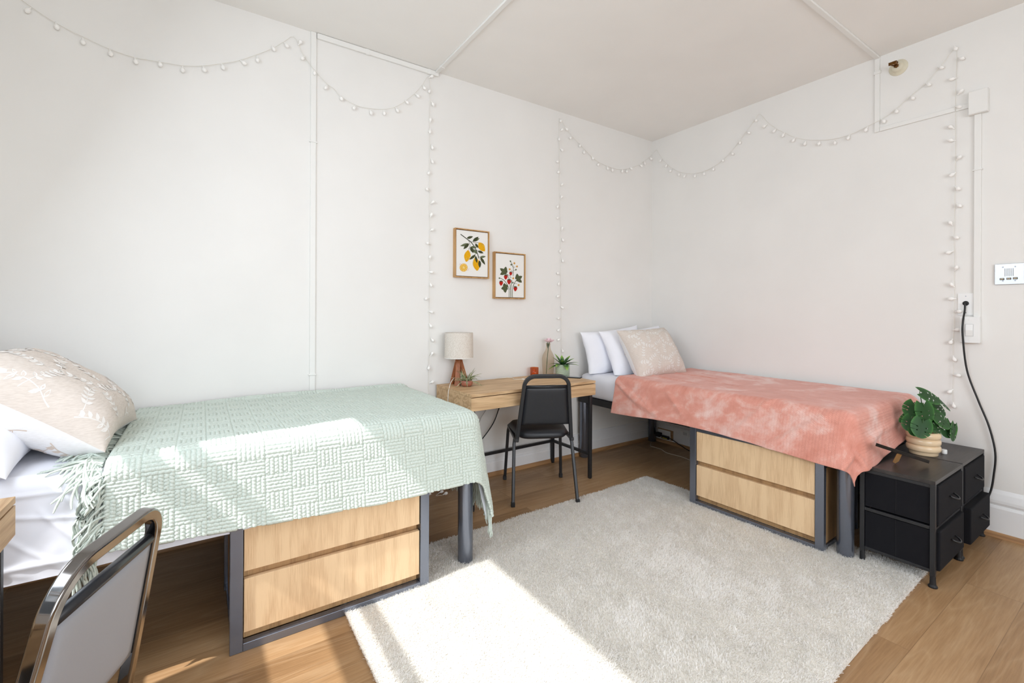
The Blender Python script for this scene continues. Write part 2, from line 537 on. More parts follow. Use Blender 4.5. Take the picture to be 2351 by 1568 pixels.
# ------------------------------------------------------------------ raceways
t = thing('cable_raceway', 'white cable raceway running up the left-hand wall, along its top and across the ceiling', 'cable raceway', (-3.157, 0, 0.7))
def channel(b, x0, x1, y0, y1, z0, z1): b.box((x0, y0, z0), (x1, y1, z1)); return b
channel(MB(), -3.173, -3.141, -0.011, 0, 0.188, ZC).build('upright_run', M_race, t, bevel=0.003)
channel(MB(), -3.138, -2.328, -0.016, 0, ZC - 0.034, ZC - 0.002).build('top_run', M_race, t, bevel=0.003)
channel(MB(), -2.356, -2.328, -2.6, -0.016, ZC - 0.014, ZC).build('ceiling_run', M_race, t, bevel=0.003)
for x in (-2.83, -2.40):
    MB().box((x - 0.012, -0.018, ZC - 0.037), (x + 0.012, 0, ZC - 0.0015)).build('joint_clip', M_race, t, bevel=0.002)
MB().box((-2.358, -0.11, ZC - 0.017), (-2.326, -0.08, ZC)).build('joint_clip', M_race, t, bevel=0.002)
for z in (0.86, 2.28):
    MB().box((-3.180, -0.015, z), (-3.134, 0, z + 0.008)).build('joint_clip', M_race, t, bevel=0.002)
t = thing('cable_raceway', 'white cable raceway crossing the ceiling and dropping to the square box on the right-hand wall', 'cable raceway', (0, -1.84, 2.4))
channel(MB(), -2.4, -0.012, -1.857, -1.83, ZC - 0.014, ZC).build('ceiling_run', M_race, t, bevel=0.003)
channel(MB(), -0.012, 0, -1.856, -1.828, 2.455, ZC - 0.0).build('wall_drop', M_race, t, bevel=0.003)
channel(MB(), -0.012, 0, -2.284, -1.856, 2.455, 2.482).build('cross_run', M_race, t, bevel=0.003)
MB().box((-0.016, -1.862, 2.84), (0, -1.824, 2.86)).build('joint_clip', M_race, t, bevel=0.002)
t = thing('cable_raceway', 'white upright cable raceway between the square box and the rocker switch', 'cable raceway', (0, -2.321, 1.23))
channel(MB(), -0.014, 0, -2.336, -2.306, 1.232, 2.405).build('channel', M_race, t, bevel=0.003)
MB().box((-0.018, -2.342, 2.08), (0, -2.300, 2.088)).build('joint_clip', M_race, t, bevel=0.002)
t = thing('junction_box', 'white square cable junction box high on the right-hand wall', 'junction box', (0, -2.321, 2.41))
MB().box((-0.030, -2.366, 2.405), (0, -2.284, 2.540)).build('body', M_race, t, bevel=0.003)
MB().box((-0.034, -2.364, 2.408), (-0.030, -2.286, 2.537)).build('cover', M_race, t, bevel=0.0015)
# rocker switch
t = thing('light_switch', 'white rocker light switch box at the foot of the wall raceway', 'light switch', (0, -2.296, 1.085))
MB().box((-0.036, -2.336, 1.085), (0, -2.256, 1.232)).build('back_box', M_plastic, t, bevel=0.003)
MB().box((-0.042, -2.338, 1.083), (-0.036, -2.254, 1.234)).build('cover_plate', M_plastic, t, bevel=0.003)
MB().box((-0.045, -2.313, 1.122), (-0.042, -2.279, 1.192)).build('rocker_frame', plain('switch_shadow_grey', (205, 205, 204), 0.4), t)
rk = MB(); rk.add([(-0.0455, -2.311, 1.124), (-0.0455, -2.281, 1.124), (-0.0505, -2.281, 1.157), (-0.0505, -2.311, 1.157), (-0.0455, -2.281, 1.190), (-0.0455, -2.311, 1.190), (-0.042, -2.311, 1.124), (-0.042, -2.281, 1.124), (-0.042, -2.281, 1.19), (-0.042, -2.311, 1.19)],
    [(0, 1, 2, 3), (3, 2, 4, 5), (0, 6, 7, 1), (5, 4, 8, 9), (1, 7, 8, 4, 2), (0, 3, 5, 9, 6)])
rk.build('rocker', M_plastic, t)
for z in (1.099, 1.216):
    MB().tube([(-0.042, -2.296, z), (-0.0445, -2.296, z)], 0.0035, 12).build('screw', M_plastic, t)
# blank plate with the cable outlet
t = thing('wall_plate', 'flat white wall plate where the black cable comes out', 'wall plate', (0, -2.273, 1.24))
MB().box((-0.006, -2.308, 1.243), (0, -2.238, 1.372)).build('plate', M_plastic, t, bevel=0.002)
for z in (1.258, 1.355):
    MB().tube([(-0.006, -2.273, z), (-0.0075, -2.273, z)], 0.003, 10).build('screw', M_screw, t)
MB().tube([(-0.006, -2.273, 1.313), (-0.010, -2.273, 1.313), (-0.013, -2.273, 1.313)], [0.014, 0.0135, 0.008], 16).build('grommet', M_rubber, t)
p = smoothpath([(-0.010, -2.273, 1.313), (-0.022, -2.273, 1.306), (-0.024, -2.272, 1.27), (-0.052, -2.270, 1.20), (-0.052, -2.270, 1.12), (-0.03, -2.284, 0.923), (-0.022, -2.330, 0.753), (-0.022, -2.374, 0.613), (-0.022, -2.399, 0.471), (-0.024, -2.394, 0.347), (-0.03, -2.380, 0.24), (-0.045, -2.34, 0.12), (-0.055, -2.28, 0.02), (-0.08, -2.15, 0.008), (-0.1, -1.9, 0.008)], 6)
c = MB().tube(p, 0.0048, 8).build('black_cable', M_cable, smooth=True)
tag(c, 'long black cable hanging from the wall plate down behind the black drawer units', 'cable')

# intercom
t = thing('intercom_panel', 'brushed metal intercom panel with slots and three buttons at the right edge', 'intercom', (0, -2.447, 1.415))
M_alu = plain('brushed_aluminium', (204, 208, 212), 0.35, 0.55)
Y0, Y1, Z0, Z1 = -2.504, -2.391, 1.416, 1.531
MB().box((-0.010, Y0, Z0), (0, Y1, Z1)).build('face_plate', M_alu, t, bevel=0.002)
for k in range(5):
    y = -2.432 - 0.0077 * k
    MB().box((-0.0108, y - 0.0016, 1.4615), (-0.0098, y + 0.0016, 1.505)).build('speaker_slot', plain('slot_grey', (168, 171, 174), 0.5) if k == 0 else bpy.data.materials['slot_grey'], t)
for y in (-2.4235, -2.4705):
    for z in (1.513, 1.4365):
        MB().tube([(-0.010, y, z), (-0.0125, y, z)], [0.0036, 0.0026], 12).build('screw', M_screw, t)
M_lbl = plain('aged_button_label', (214, 200, 172), 0.5)
for k, y in enumerate((-2.4205, -2.4470, -2.4715)):
    z = 1.4465 + 0.001 * k
    bt = MB().box((-0.0135, y - 0.0088, z - 0.0055), (-0.010, y + 0.0088, z + 0.0055)).build('button', M_dark, t, bevel=0.001)
    MB().box((-0.0142, y - 0.0062, z - 0.0032), (-0.0134, y + 0.0062, z + 0.0032)).build('label_strip', M_lbl, bt)
    MB().box((-0.0145, y - 0.0045, z - 0.0009), (-0.0141, y + 0.0045, z + 0.0009)).build('lettering', M_dark, bt)
# sprinkler
t = thing('fire_sprinkler', 'brass sidewall fire sprinkler on a cream round plate high on the right-hand wall', 'fire sprinkler', (0, -1.952, 2.838), local=True)
def wallx(o):   # lathe axis z -> -x
    o.rotation_euler = (0, -PI / 2, 0); return o
wallx(MB().lathe([(0.050, 0), (0.050, 0.002), (0.046, 0.006), (0.034, 0.012), (0.033, 0.020), (0.028, 0.032), (0.019, 0.036), (0.0, 0.036)], seg=40).build('escutcheon', M_cream, t, smooth=True))
bb = MB(); bb.lathe([(0.013, 0.034), (0.013, 0.046), (0.010, 0.048), (0.010, 0.058)], seg=6, capt=True)
wallx(bb.build('body', M_brass, t))
bb = MB()
bb.sqtube([(-0.056, -0.010, 0), (-0.075, -0.016, 0), (-0.090, -0.004, 0), (-0.092, 0, 0), (-0.090, 0.004, 0), (-0.075, 0.016, 0), (-0.056, 0.010, 0)], 0.004, 0.006)
bb.tube([(-0.058, 0, 0), (-0.088, 0, 0)], 0.003, 8)
bb.build('frame_arms', M_brass, t)
bb = MB(); bb.box((-0.104, -0.020, 0.004), (-0.070, 0.020, 0.007)); bb.box((-0.104, -0.02, -0.012), (-0.101, 0.02, 0.006))
for k in range(5): bb.box((-0.108, -0.02 + k * 0.009, -0.012), (-0.104, -0.016 + k * 0.009, 0.006))
bb.build('deflector', M_brass, t)
# ------------------------------------------------------------------ drawer chests under the beds
CW, CDp, CHt, CHF = 0.776, 0.50, 0.470, 0.508
def make_chest(loc, rotz, label):
    t = thing('drawer_chest', label, 'drawer chest', loc, rotz, 'oak drawer chests under the beds', local=True)
    p = 0.042
    b = MB()
    for x0 in (0, CW - p):
        b.box((x0, 0, 0), (x0 + p, 0.030, CHF)); b.box((x0, CDp - 0.03, 0), (x0 + p, CDp, CHt))
        b.box((x0 + 0.006, 0.03, 0), (x0 + p - 0.006, CDp - 0.03, 0.030)); b.box((x0 + 0.006, 0.03, CHt - 0.034), (x0 + p - 0.006, CDp - 0.03, CHt))
    b.box((p, 0, 0), (CW - p, 0.030, 0.030)); b.box((p, 0, CHF - 0.027), (CW - p, 0.030, CHF)); b.box((p, 0.026, CHt - 0.004), (CW - p, 0.030, CHF - 0.02))
    b.box((p, CDp - 0.03, 0), (CW - p, CDp, 0.030)); b.box((p, CDp - 0.03, CHt - 0.034), (CW - p, CDp, CHt))
    b.build('frame', M_steel, t, bevel=0.0025)
    b = MB()
    b.box((p + 0.004, 0.036, 0.030), (CW - p - 0.004, CDp - 0.035, CHt - 0.036))
    b.box((0.014, 0.034, 0.031), (p, CDp - 0.034, CHt - 0.035)); b.box((CW - p, 0.034, 0.031), (CW - 0.014, CDp - 0.034, CHt - 0.035))
    b.build('body', M_chestwood_h, t)
    for z0, z1 in ((0.291, CHF - 0.030), (0.066, 0.262)):
        d = MB().box((p + 0.003, 0.006, z0), (CW - p - 0.003, 0.027, z1)).build('drawer', M_chestwood, t, bevel=0.0012)
        MB().box((p + 0.02, 0.027, z0 + 0.004), (CW - p - 0.02, 0.05, min(z1 - 0.004, CHt - 0.04))).build('drawer_box', M_chestwood_h, d)
    return t
chest = make_chest((-3.632, -1.067, 0), 0.0, 'oak two-drawer chest in a charcoal frame under the bed with the sage green blanket')
dup(chest, (-1.062, -1.172, 0.002), -PI / 2 + math.radians(1.5), 'oak two-drawer chest in a charcoal frame under the bed with the pink blanket')

# ------------------------------------------------------------------ desks
DW, DD, DZ = 1.075, 0.49, 0.738
def make_desk(loc, rotz, label):
    t = thing('writing_desk', label, 'desk', loc, rotz, 'oak desks on black legs', local=True)
    MB().box((0, 0, DZ - 0.019), (DW, DD, DZ)).build('tabletop', M_deskwood, t, bevel=0.0012)
    b = MB()
    b.box((0.0, 0.020, 0.632), (0.018, DD, DZ - 0.0195)); b.box((DW - 0.018, 0.020, 0.632), (DW, DD, DZ - 0.0195))
    b.box((0.018, DD - 0.018, 0.632), (DW - 0.018, DD, DZ - 0.0195)); b.box((0.018, 0.02, 0.632), (DW - 0.018, DD - 0.018, 0.642))
    b.build('apron', M_deskwood, t, bevel=0.001)
    MB().box((0.0, 0.0, 0.632), (DW, 0.0195, DZ - 0.024)).build('drawer', M_deskwood, t, bevel=0.001)
    s = 0.025
    for x in (0.014, DW - 0.014 - s):
        for y in (0.018, DD - 0.012 - s):
            l = MB().box((x, y, 0.006), (x + s, y + s, 0.632)).build('leg', M_black, t, bevel=0.004, bseg=3)
            MB().box((x + 0.002, y + 0.002, 0.0), (x + s - 0.002, y + s - 0.002, 0.0065)).build('foot_cap', M_rubber, l, bevel=0.001)
        MB().box((x, 0.018 + s, 0.607), (x + s, DD - 0.012 - s, 0.632)).build('frame_rail', M_black, t, bevel=0.003)
        MB().box((x + 0.002, 0.018 + s, 0.172), (x + s - 0.002, DD - 0.012 - s, 0.194)).build('stretcher', M_black, t, bevel=0.003)
    MB().box((0.014 + s, DD - 0.012 - s + 0.002, 0.172), (DW - 0.014 - s, DD - 0.014, 0.194)).build('stretcher', M_black, t, bevel=0.003)
    return t
DESK_O = Vector((-2.335, -0.520, 0)); DESK_R = math.radians(0.9)
desk = make_desk(tuple(DESK_O), DESK_R, 'oak desk on black legs in the corner between the two beds, holding a lamp')
d2 = dup(desk, (-4.142, -1.20 - DW, 0), PI / 2, 'oak desk at the left edge beside the chrome-framed chair')
# this desk shows its right-hand end, so it is turned and shifted to put that end by the bed

# ------------------------------------------------------------------ chairs
def make_chair(loc, rotz, label, mf, mv):
    t = thing('stacking_chair', label, 'chair', loc, rotz, 'padded stacking chairs', local=True)
    tb = 0.024
    # back frame: inverted U, leaning back
    def yb(z): return -0.185 - (z - 0.40) * 0.20
    pts = [(-0.183, yb(0.40), 0.40), (-0.148, yb(0.757), 0.757)]
    R = 0.072
    for k in range(1, 10):
        a = PI - k * (PI / 2) / 9
        z = 0.768 + R * math.sin(a); x = -0.147 + R + R * math.cos(a)
        pts.append((x, yb(z), z))
    for q in list(reversed(pts)): pts.append((-q[0], q[1], q[2]))
    fa = MB()
    # square tube with outward normal in the back plane
    upv = Vector((0, 1, 0.2)).normalized()
    fa.sqtube(pts, tb, tb, 0, up=upv)
    fa.build('back_frame', mf, t, bevel=0.005, bseg=3)
    # back pad
    def padw(z): return 0.168 - (z - 0.40) * 0.0945
    nz, nx = 14, 12
    V, F = [], []
    for s in (1, -1):
        for i in range(nz + 1):
            for j in range(nx + 1):
                f = i / nz; z = 0.515 + 0.252 * f; u = -1 + 2 * j / nx
                w = padw(z)
                e = (1 - abs(u) ** 8) * (1 - abs(2 * f - 1) ** 8)
                th = 0.006 + (0.020 if s > 0 else 0.006) * e ** 0.5
                V.append((w * u, yb(z) + s * th, z))
    n1 = (nz + 1) * (nx + 1)
    b = MB()
    g = lambda s, i, j: (0 if s > 0 else n1) + i * (nx + 1) + j
    for i in range(nz):
        for j in range(nx):
            F.append((g(1, i, j), g(1, i + 1, j), g(1, i + 1, j + 1), g(1, i, j + 1)))
            F.append((g(-1, i, j), g(-1, i, j + 1), g(-1, i + 1, j + 1), g(-1, i + 1, j)))
    for i in range(nz):
        F.append((g(1, i, 0), g(-1, i, 0), g(-1, i + 1, 0), g(1, i + 1, 0))); F.append((g(1, i, nx), g(1, i + 1, nx), g(-1, i + 1, nx), g(-1, i, nx)))
    for j in range(nx):
        F.append((g(1, 0, j), g(1, 0, j + 1), g(-1, 0, j + 1), g(-1, 0, j))); F.append((g(1, nz, j), g(-1, nz, j), g(-1, nz, j + 1), g(1, nz, j + 1)))
    b.add(V, F)
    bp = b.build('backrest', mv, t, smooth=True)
    w = padw(0.775)
    MB().tube([(-w, yb(0.770), 0.770), (w, yb(0.770), 0.770)], 0.011, 10, flat=(1, 1)).build('top_roll', M_roll, bp, smooth=True)
    # seat
    V, F = [], []
    n = 16
    def seat_xy(u, v):
        hw = 0.195 + 0.018 * v
        r = (abs(u) ** 5 + abs(v) ** 5) ** 0.2
        k = 1 if r <= 1e-6 else max(abs(u), abs(v)) / r
        return u * k * hw, 0.015 + v * k * 0.205
    for s in (1, -1):
        for i in range(n + 1):
            for j in range(n + 1):
                u, v = -1 + 2 * i / n, -1 + 2 * j / n
                x, y = seat_xy(u, v)
                e = max(0, 1 - max(abs(u), abs(v)) ** 6) ** 0.5
                V.append((x, y, 0.432 + (0.038 * e if s > 0 else -0.030 * e)))
    n1 = (n + 1) ** 2
    for i in range(n):
        for j in range(n):
            a = i * (n + 1) + j
            F.append((a, a + n + 1, a + n + 2, a + 1))
            a += n1
            F.append((a, a + 1, a + n + 2, a + n + 1))
    me = MB().add(V, F).build('seat', M_vinyl, t, smooth=True)
    bm = bmesh.new(); bm.from_mesh(me.data); bmesh.ops.remove_doubles(bm, verts=bm.verts, dist=1e-5); bm.to_mesh(me.data); bm.free()
    # legs and side rails
    for s in (-1, 1):
        for fy, ty in ((0.243, 0.195), (-0.243, -0.150)):
            l = MB().sqtube([(s * 0.213, fy, 0.012), (s * 0.196, ty, 0.375), (s * 0.190, ty * 0.94, 0.412)], 0.021, 0.021, 0, up=(1, 0, 0))
            lo = l.build('leg', mf, t, bevel=0.005, bseg=3)
            MB().box((s * 0.2135 - 0.0125, fy - 0.0125, 0), (s * 0.2135 + 0.0125, fy + 0.0125, 0.03)).build('foot_cap', M_rubber, lo, bevel=0.003)
        MB().sqtube([(s * 0.190, 0.200, 0.412), (s * 0.186, -0.205, 0.412)], 0.022, 0.022).build('seat_rail', mf, t, bevel=0.004)
    return t
c1 = make_chair((-1.757, -0.455, 0), math.radians(-27.0), 'black padded stacking chair with its back to us at the desk holding the lamp', M_black, M_vinyl)
c2 = dup(c1, (-4.101, -1.809, 0), math.radians(68.0), 'chrome-framed stacking chair with window sheen painted grey on its black back pad at the left edge', swap={M_black: M_chrome, M_vinyl: M_vinyl_sheen})

# ------------------------------------------------------------------ fabric drawer units by the right wall
NW, ND, NH = 0.442, 0.290, 0.487
M_nstop = wood('black_woodgrain_top', (62, 57, 55), (40, 37, 36), 0, 2.2, 0.38, 9, 0.5)
M_fab = plain('black_woven_fabric', (21, 21, 25), 0.9, 0, 0.2, bump=0.35, bscale=900, bdist=0.0008)
def arc_handle(b, x, y, z, w=0.062, d=0.026):
    pts = [(x + w / 2 * math.cos(a), y - d * math.sin(a) - 0.002, z - 0.012 * math.sin(a)) for a in [i * PI / 12 for i in range(13)]]
    b.tube(pts, 0.0042, 8, flat=(1, 1))
def make_stand(loc, rotz, label, pull=(0.0, 0.0)):
    t = thing('drawer_unit', label, 'drawer unit', loc, rotz, 'black fabric drawer units', local=True)
    MB().box((0, 0, NH - 0.018), (NW, ND, NH)).build('top_board', M_nstop, t, bevel=0.001)
    q = 0.020
    for x in (0, NW - q):
        for y in (0, ND - q):
            l = MB().box((x, y, 0.05), (x + q, y + q, NH - 0.018)).build('post', M_black, t, bevel=0.002)
            MB().lathe([(0.017, 0.0), (0.018, 0.006), (0.012, 0.014), (0.0105, 0.05), (0.0105, 0.056)], (x + q / 2, y + q / 2, 0), 14, capt=True).build('foot', M_rubber, l)
        for z in (0.066, 0.262, NH - 0.034):
            MB().box((x + 0.003, q, z), (x + q - 0.003, ND - q, z + 0.015)).build('side_rail', M_black, t, bevel=0.001)
    for y in (0.004, ND - q + 0.002):
        MB().box((q, y, 0.258), (NW - q, y + 0.012, 0.268)).build('cross_rail', M_black, t)
        MB().box((q, y, 0.064), (NW - q, y + 0.012, 0.074)).build('cross_rail', M_black, t)
    for k, (z0, z1) in enumerate(((0.281, 0.462), (0.074, 0.262))):
        dy = pull[k]
        b = MB()
        b.box((0.024, -0.006 - dy, z0), (NW - 0.024, ND - 0.012 - dy, z1 - 0.006 if k else z1))
        d = b.build('drawer', M_fab, t, bevel=0.006, bseg=3)
        for x in (0.007, NW - 0.013):
            MB().box((x, 0.022, z0 + 0.004), (x + 0.006, ND - 0.022, z1 - (0.004 if k else 0.0))).build('side_cloth', M_fab, d)
        for x in (0.0066, NW - 0.0066):
            MB().tube([(x, ND * 0.5, z0 + 0.006), (x, ND * 0.5, z1 - 0.004)], 0.0008, 6).build('seam', M_dark, d)
        b = MB(); arc_handle(b, NW / 2, -0.006 - dy, (z0 + z1) / 2 + 0.012)
        b.build('handle', M_black, d, smooth=True)
    return t
NSA = Vector((-0.955, -2.364, 0)); NSB = Vector((-0.502, -2.362, 0))
make_stand(tuple(NSA), 0.0, 'black fabric two-drawer unit touching the foot of the pink bed', (0.0, 0.006))
make_stand(tuple(NSB), 0.0, 'black fabric two-drawer unit against the right wall, lower drawer pulled out', (0.0, 0.022))

# ------------------------------------------------------------------ beds
def make_bed(name, label, x0, x1, y0, y1):
    """legs at the four corners, rails between them, slatted deck"""
    t = thing('metal_bed', label, 'bed', ((x0 + x1) / 2, (y0 + y1) / 2, 0), group='metal bed frames')
    r = 0.0375
    for x in (x0 + r, x1 - r):
        for y in (y0 + r, y1 - r):
            l = MB().lathe([(r - 0.003, 0.0), (r, 0.004), (r, 0.478)], (x, y, 0), 40, capt=True).build('leg', M_steel, t, smooth=True)
            l.modifiers.new('es', 'EDGE_SPLIT').split_angle = math.radians(50)
    z0, z1 = 0.478, 0.532
    MB().box((x0, y0, z0), (x1, y0 + 0.04, z1)).build('rail', M_black, t, bevel=0.004)
    MB().box((x0, y1 - 0.04, z0), (x1, y1, z1)).build('rail', M_black, t, bevel=0.004)
    MB().box((x0, y0 + 0.04, z0), (x0 + 0.04, y1 - 0.04, z1)).build('rail', M_black, t, bevel=0.004)
    MB().box((x1 - 0.04, y0 + 0.04, z0), (x1, y1 - 0.04, z1)).build('rail', M_black, t, bevel=0.004)
    b = MB()
    if x1 - x0 > y1 - y0:
        n = 12
        for k in range(n):
            x = x0 + 0.06 + (x1 - x0 - 0.2) * k / (n - 1); b.box((x, y0 + 0.04, 0.510), (x + 0.08, y1 - 0.04, 0.530))
    else:
        n = 12
        for k in range(n):
            y = y0 + 0.06 + (y1 - y0 - 0.2) * k / (n - 1); b.box((x0 + 0.04, y, 0.510), (x1 - 0.04, y + 0.08, 0.530))
    b.build('slats', M_dark, t)
    return t
G = dict(x0=-4.63, x1=-2.585, y0=-1.018, y1=-0.03)      # bed with the green blanket
Pk = dict(x0=-1.005, x1=-0.03, y0=-2.055, y1=-0.03)     # bed with the pink blanket
make_bed('bed', 'charcoal metal bed frame with round legs under the sage green blanket', **G)
make_bed('bed', 'charcoal metal bed frame with round legs under the pink blanket', **Pk)
ZT = 0.728     # top of the mattresses

def make_mattress(label, x0, x1, y0, y1, seed):
    nx, ny = (72, 36) if x1 - x0 > y1 - y0 else (36, 72)
    r = 0.045
    V, F = [], []
    b = MB()
    # rounded box from a wrapped grid: top and sides down to the deck
    def edge(t, a0, a1, n):
        return a0 + (a1 - a0) * t
    rows = []
    zb = 0.533
    def ring(inset, z):
        pts = []
        R = 0.05 if inset < 0.04 else max(0.01, 0.05 - 0)
        per = []
        X0, X1, Y0, Y1 = x0 + inset, x1 - inset, y0 + inset, y1 - inset
        k = 40
        for i in range(k): per.append((X0 + (X1 - X0) * i / k, Y0))
        for i in range(k): per.append((X1, Y0 + (Y1 - Y0) * i / k))
        for i in range(k): per.append((X1 - (X1 - X0) * i / k, Y1))
        for i in range(k): per.append((X0, Y1 - (Y1 - Y0) * i / k))
        out = []
        for (x, y) in per:   # round the corners
            cx = min(max(x, X0 + R), X1 - R); cy = min(max(y, Y0 + R), Y1 - R)
            d = math.hypot(x - cx, y - cy)
            if (x < X0 + R or x > X1 - R) and (y < Y0 + R or y > Y1 - R) and d > R:
                x = cx + (x - cx) / d * R; y = cy + (y - cy) / d * R
            w = 0.004 * math.sin(31 * x + seed) * math.sin(27 * y + z * 40) + 0.0025 * math.sin(90 * (x + y) + z * 25 + seed)
            out.append((x + (w if inset < 0.01 else 0), y + (w if inset < 0.01 else 0), z))
        return out
    prof = [(0.02, zb), (0.004, zb + 0.01), (0.0, zb + 0.03), (0, 0.58), (0, 0.62), (0, 0.65), (0.0, 0.675), (0.004, 0.692), (0.013, 0.710), (0.028, 0.722), (0.05, ZT), (0.10, ZT + 0.001), (0.20, ZT + 0.002), (0.33, ZT + 0.002)]
    for ins, z in prof: rows.append(ring(ins, z))
    n = len(rows[0])
    for rw in rows: V += rw
    for i in range(len(rows) - 1):
        for k in range(n): F.append((i * n + k, i * n + (k + 1) % n, (i + 1) * n + (k + 1) % n, (i + 1) * n + k))
    F.append(tuple((len(rows) - 1) * n + k for k in range(n))); F.append(tuple(reversed(range(n))))
    b.add(V, F)
    o = b.build('mattress', M_sheet, smooth=True)
    o.modifiers.new('es', 'EDGE_SPLIT').split_angle = math.radians(70)
    return tag(o, label, 'mattress')
make_mattress('white sheeted mattress showing at the pillow end of the bed with the pink blanket', Pk['x0'] + 0.0, Pk['x1'], Pk['y0'], Pk['y1'], 1.0)
make_mattress('white sheeted mattress under the sage green blanket', G['x0'], G['x1'], G['y0'] + 0.0, G['y1'], 2.0)

# ------------------------------------------------------------------ draped cloth
def drape(A, B, corner, nd, fd, zt, R, flare, amp, seed, puff=0.0, cf=0.6, pn=2.0):
    """A: distance past the near edge, B: distance past the foot edge (arrays); returns positions"""
    P = np.maximum(A + R, 0); Q = np.maximum(B + R, 0)
    h2 = np.hypot(P, Q); ds = np.where(h2 < 1e-9, 1, h2)
    ux, uy = np.where(h2 < 1e-9, 1, P / ds), np.where(h2 < 1e-9, 0, Q / ds)
    d = h2 if pn == 2.0 else (P ** pn + Q ** pn) ** (1 / pn)
    arc = R * PI / 2
    an = np.clip(d / R, 0, PI / 2)
    ex = np.maximum(d - arc, 0)
    th = np.arctan2(Q, np.maximum(P, 1e-9)) * (d > 1e-9)
    run = np.minimum(B, -R) - np.minimum(A, -R) + th * 0.22
    corn = np.sin(2 * th) ** 2
    w = np.sin(run * 2 * PI * 2.3 + seed) * 0.5 + np.sin(run * 2 * PI * 4.1 + 2 * seed) * 0.35 + np.sin(run * 2 * PI * 1.1 + 5 * seed) * 0.5
    w = w + corn * 1.2 * np.cos(4 * th + 0.6)
    out = R * np.sin(an) + flare * (1 + cf * corn) * ex + amp * w * np.minimum(ex / 0.25, 1.3)
    drop = R * (1 - np.cos(an)) + ex * math.sqrt(max(0.1, 1 - flare * flare))
    a = np.minimum(A, -R); b = np.minimum(B, -R)
    na = a + ux * out; fb = b + uy * out
    X = corner[0] + nd[0] * na + fd[0] * fb
    Y = corner[1] + nd[1] * na + fd[1] * fb
    flat = (d < arc)
    Z = zt - drop + puff * wob(A, B, int(seed * 10) + 3, 2.0) * np.clip(1 - d / arc, 0, 1)
    return np.stack([X, Y, Z], -1)

def normals(Pg):
    du = np.gradient(Pg, axis=0); dv = np.gradient(Pg, axis=1)
    n = np.cross(du, dv); L = np.linalg.norm(n, axis=-1, keepdims=True)
    return n / np.maximum(L, 1e-12)

def cloth_object(name, Pg, uvg, mat, thick, parent=None):
    nu, nv = Pg.shape[:2]
    o = np_mesh(name, Pg.reshape(-1, 3), grid_faces(nu, nv), mat, parent, uv=uvg.reshape(-1, 2))
    if thick:
        s = o.modifiers.new('solidify', 'SOLIDIFY'); s.thickness = thick; s.offset = -1
    return o

# pink plush blanket -------------------------------------------------
def mat_pink():
    g = N('pink_plush')
    uv = g.n('ShaderNodeUVMap').outputs[0]
    n1 = g.noise(uv, 3.2, 5, 0.62, 0.8)
    n2 = g.noise(uv, 16, 4, 0.6, 0.4)
    f = g.math('ADD', g.math('MULTIPLY', n1, 0.8), g.math('MULTIPLY', n2, 0.25))
    col = g.ramp(f, [(0.36, lin((212, 140, 122))), (0.54, lin((226, 160, 144))), (0.68, lin((240, 206, 197)))])
    # herringbone embossing
    xy = g.n('ShaderNodeSeparateXYZ'); g.l(uv, xy.inputs[0])
    px = 0.0155
    cx = g.math('DIVIDE', xy.outputs[0], px)
    tri = g.math('PINGPONG', cx, 1.0)
    row = g.math('ADD', g.math('DIVIDE', xy.outputs[1], 0.0085), g.math('MULTIPLY', tri, 1.15))
    gr = g.math('ABSOLUTE', g.math('SUBTRACT', g.math('FRACT', row), 0.5))
    groove = g.math('SMOOTHSTEP', 0.30, 0.5, gr) if False else g.math('POWER', g.math('MULTIPLY', gr, 2.0), 5.0)
    cg = g.math('ABSOLUTE', g.math('SUBTRACT', g.math('FRACT', cx), 0.5))
    colg = g.math('POWER', g.math('MULTIPLY', cg, 2.0), 10.0)
    hb = g.math('MAXIMUM', groove, colg)
    col = g.mix(g.math('MULTIPLY', hb, 0.14), col, lin((196, 112, 98)))
    b = g.bsdf(col, 0.9, 0, 0.15)
    b.inputs['Sheen Weight'].default_value = 0.45
    b.inputs['Sheen Roughness'].default_value = 0.35
    b.inputs['Sheen Tint'].default_value = (1.0, 0.85, 0.82, 1)
    h = g.math('SUBTRACT', g.math('MULTIPLY', g.noise(uv, 260, 3), 0.35), hb)
    g.bump(b, h, 0.55, 0.003)
    return g.m
M_pink = mat_pink()
R = 0.055
a = np.linspace(-0.965, 0.255, 300); bb = np.linspace(-1.585, 0.255, 440)
Ag, Bg = np.meshgrid(a, bb, indexing='ij')
# the foot overhang is shorter towards the wall, the near overhang a bit longer at both ends
kf = np.clip((Ag + 0.965) / 0.965, 0, 1.35)
Bs = np.where(Bg > 0, Bg * (0.52 + 0.46 * np.minimum(kf, 1.0)), Bg)
kn = 0.90 + 0.10 * np.cos((Bg + 1.585) * 4.2) * np.exp(-(Bg + 1.585) * 1.1) + 0.10 * np.clip((Bg + 0.5) / 0.6, 0, 1)
As = np.where(Ag > 0, Ag * kn, Ag)
Pg = drape(As, Bs, (Pk['x0'] - 0.012, Pk['y0'] - 0.012), (-1, 0), (0, -1), ZT + 0.012, R, 0.24, 0.006, 1.7, 0.003, -0.45, 2.9)
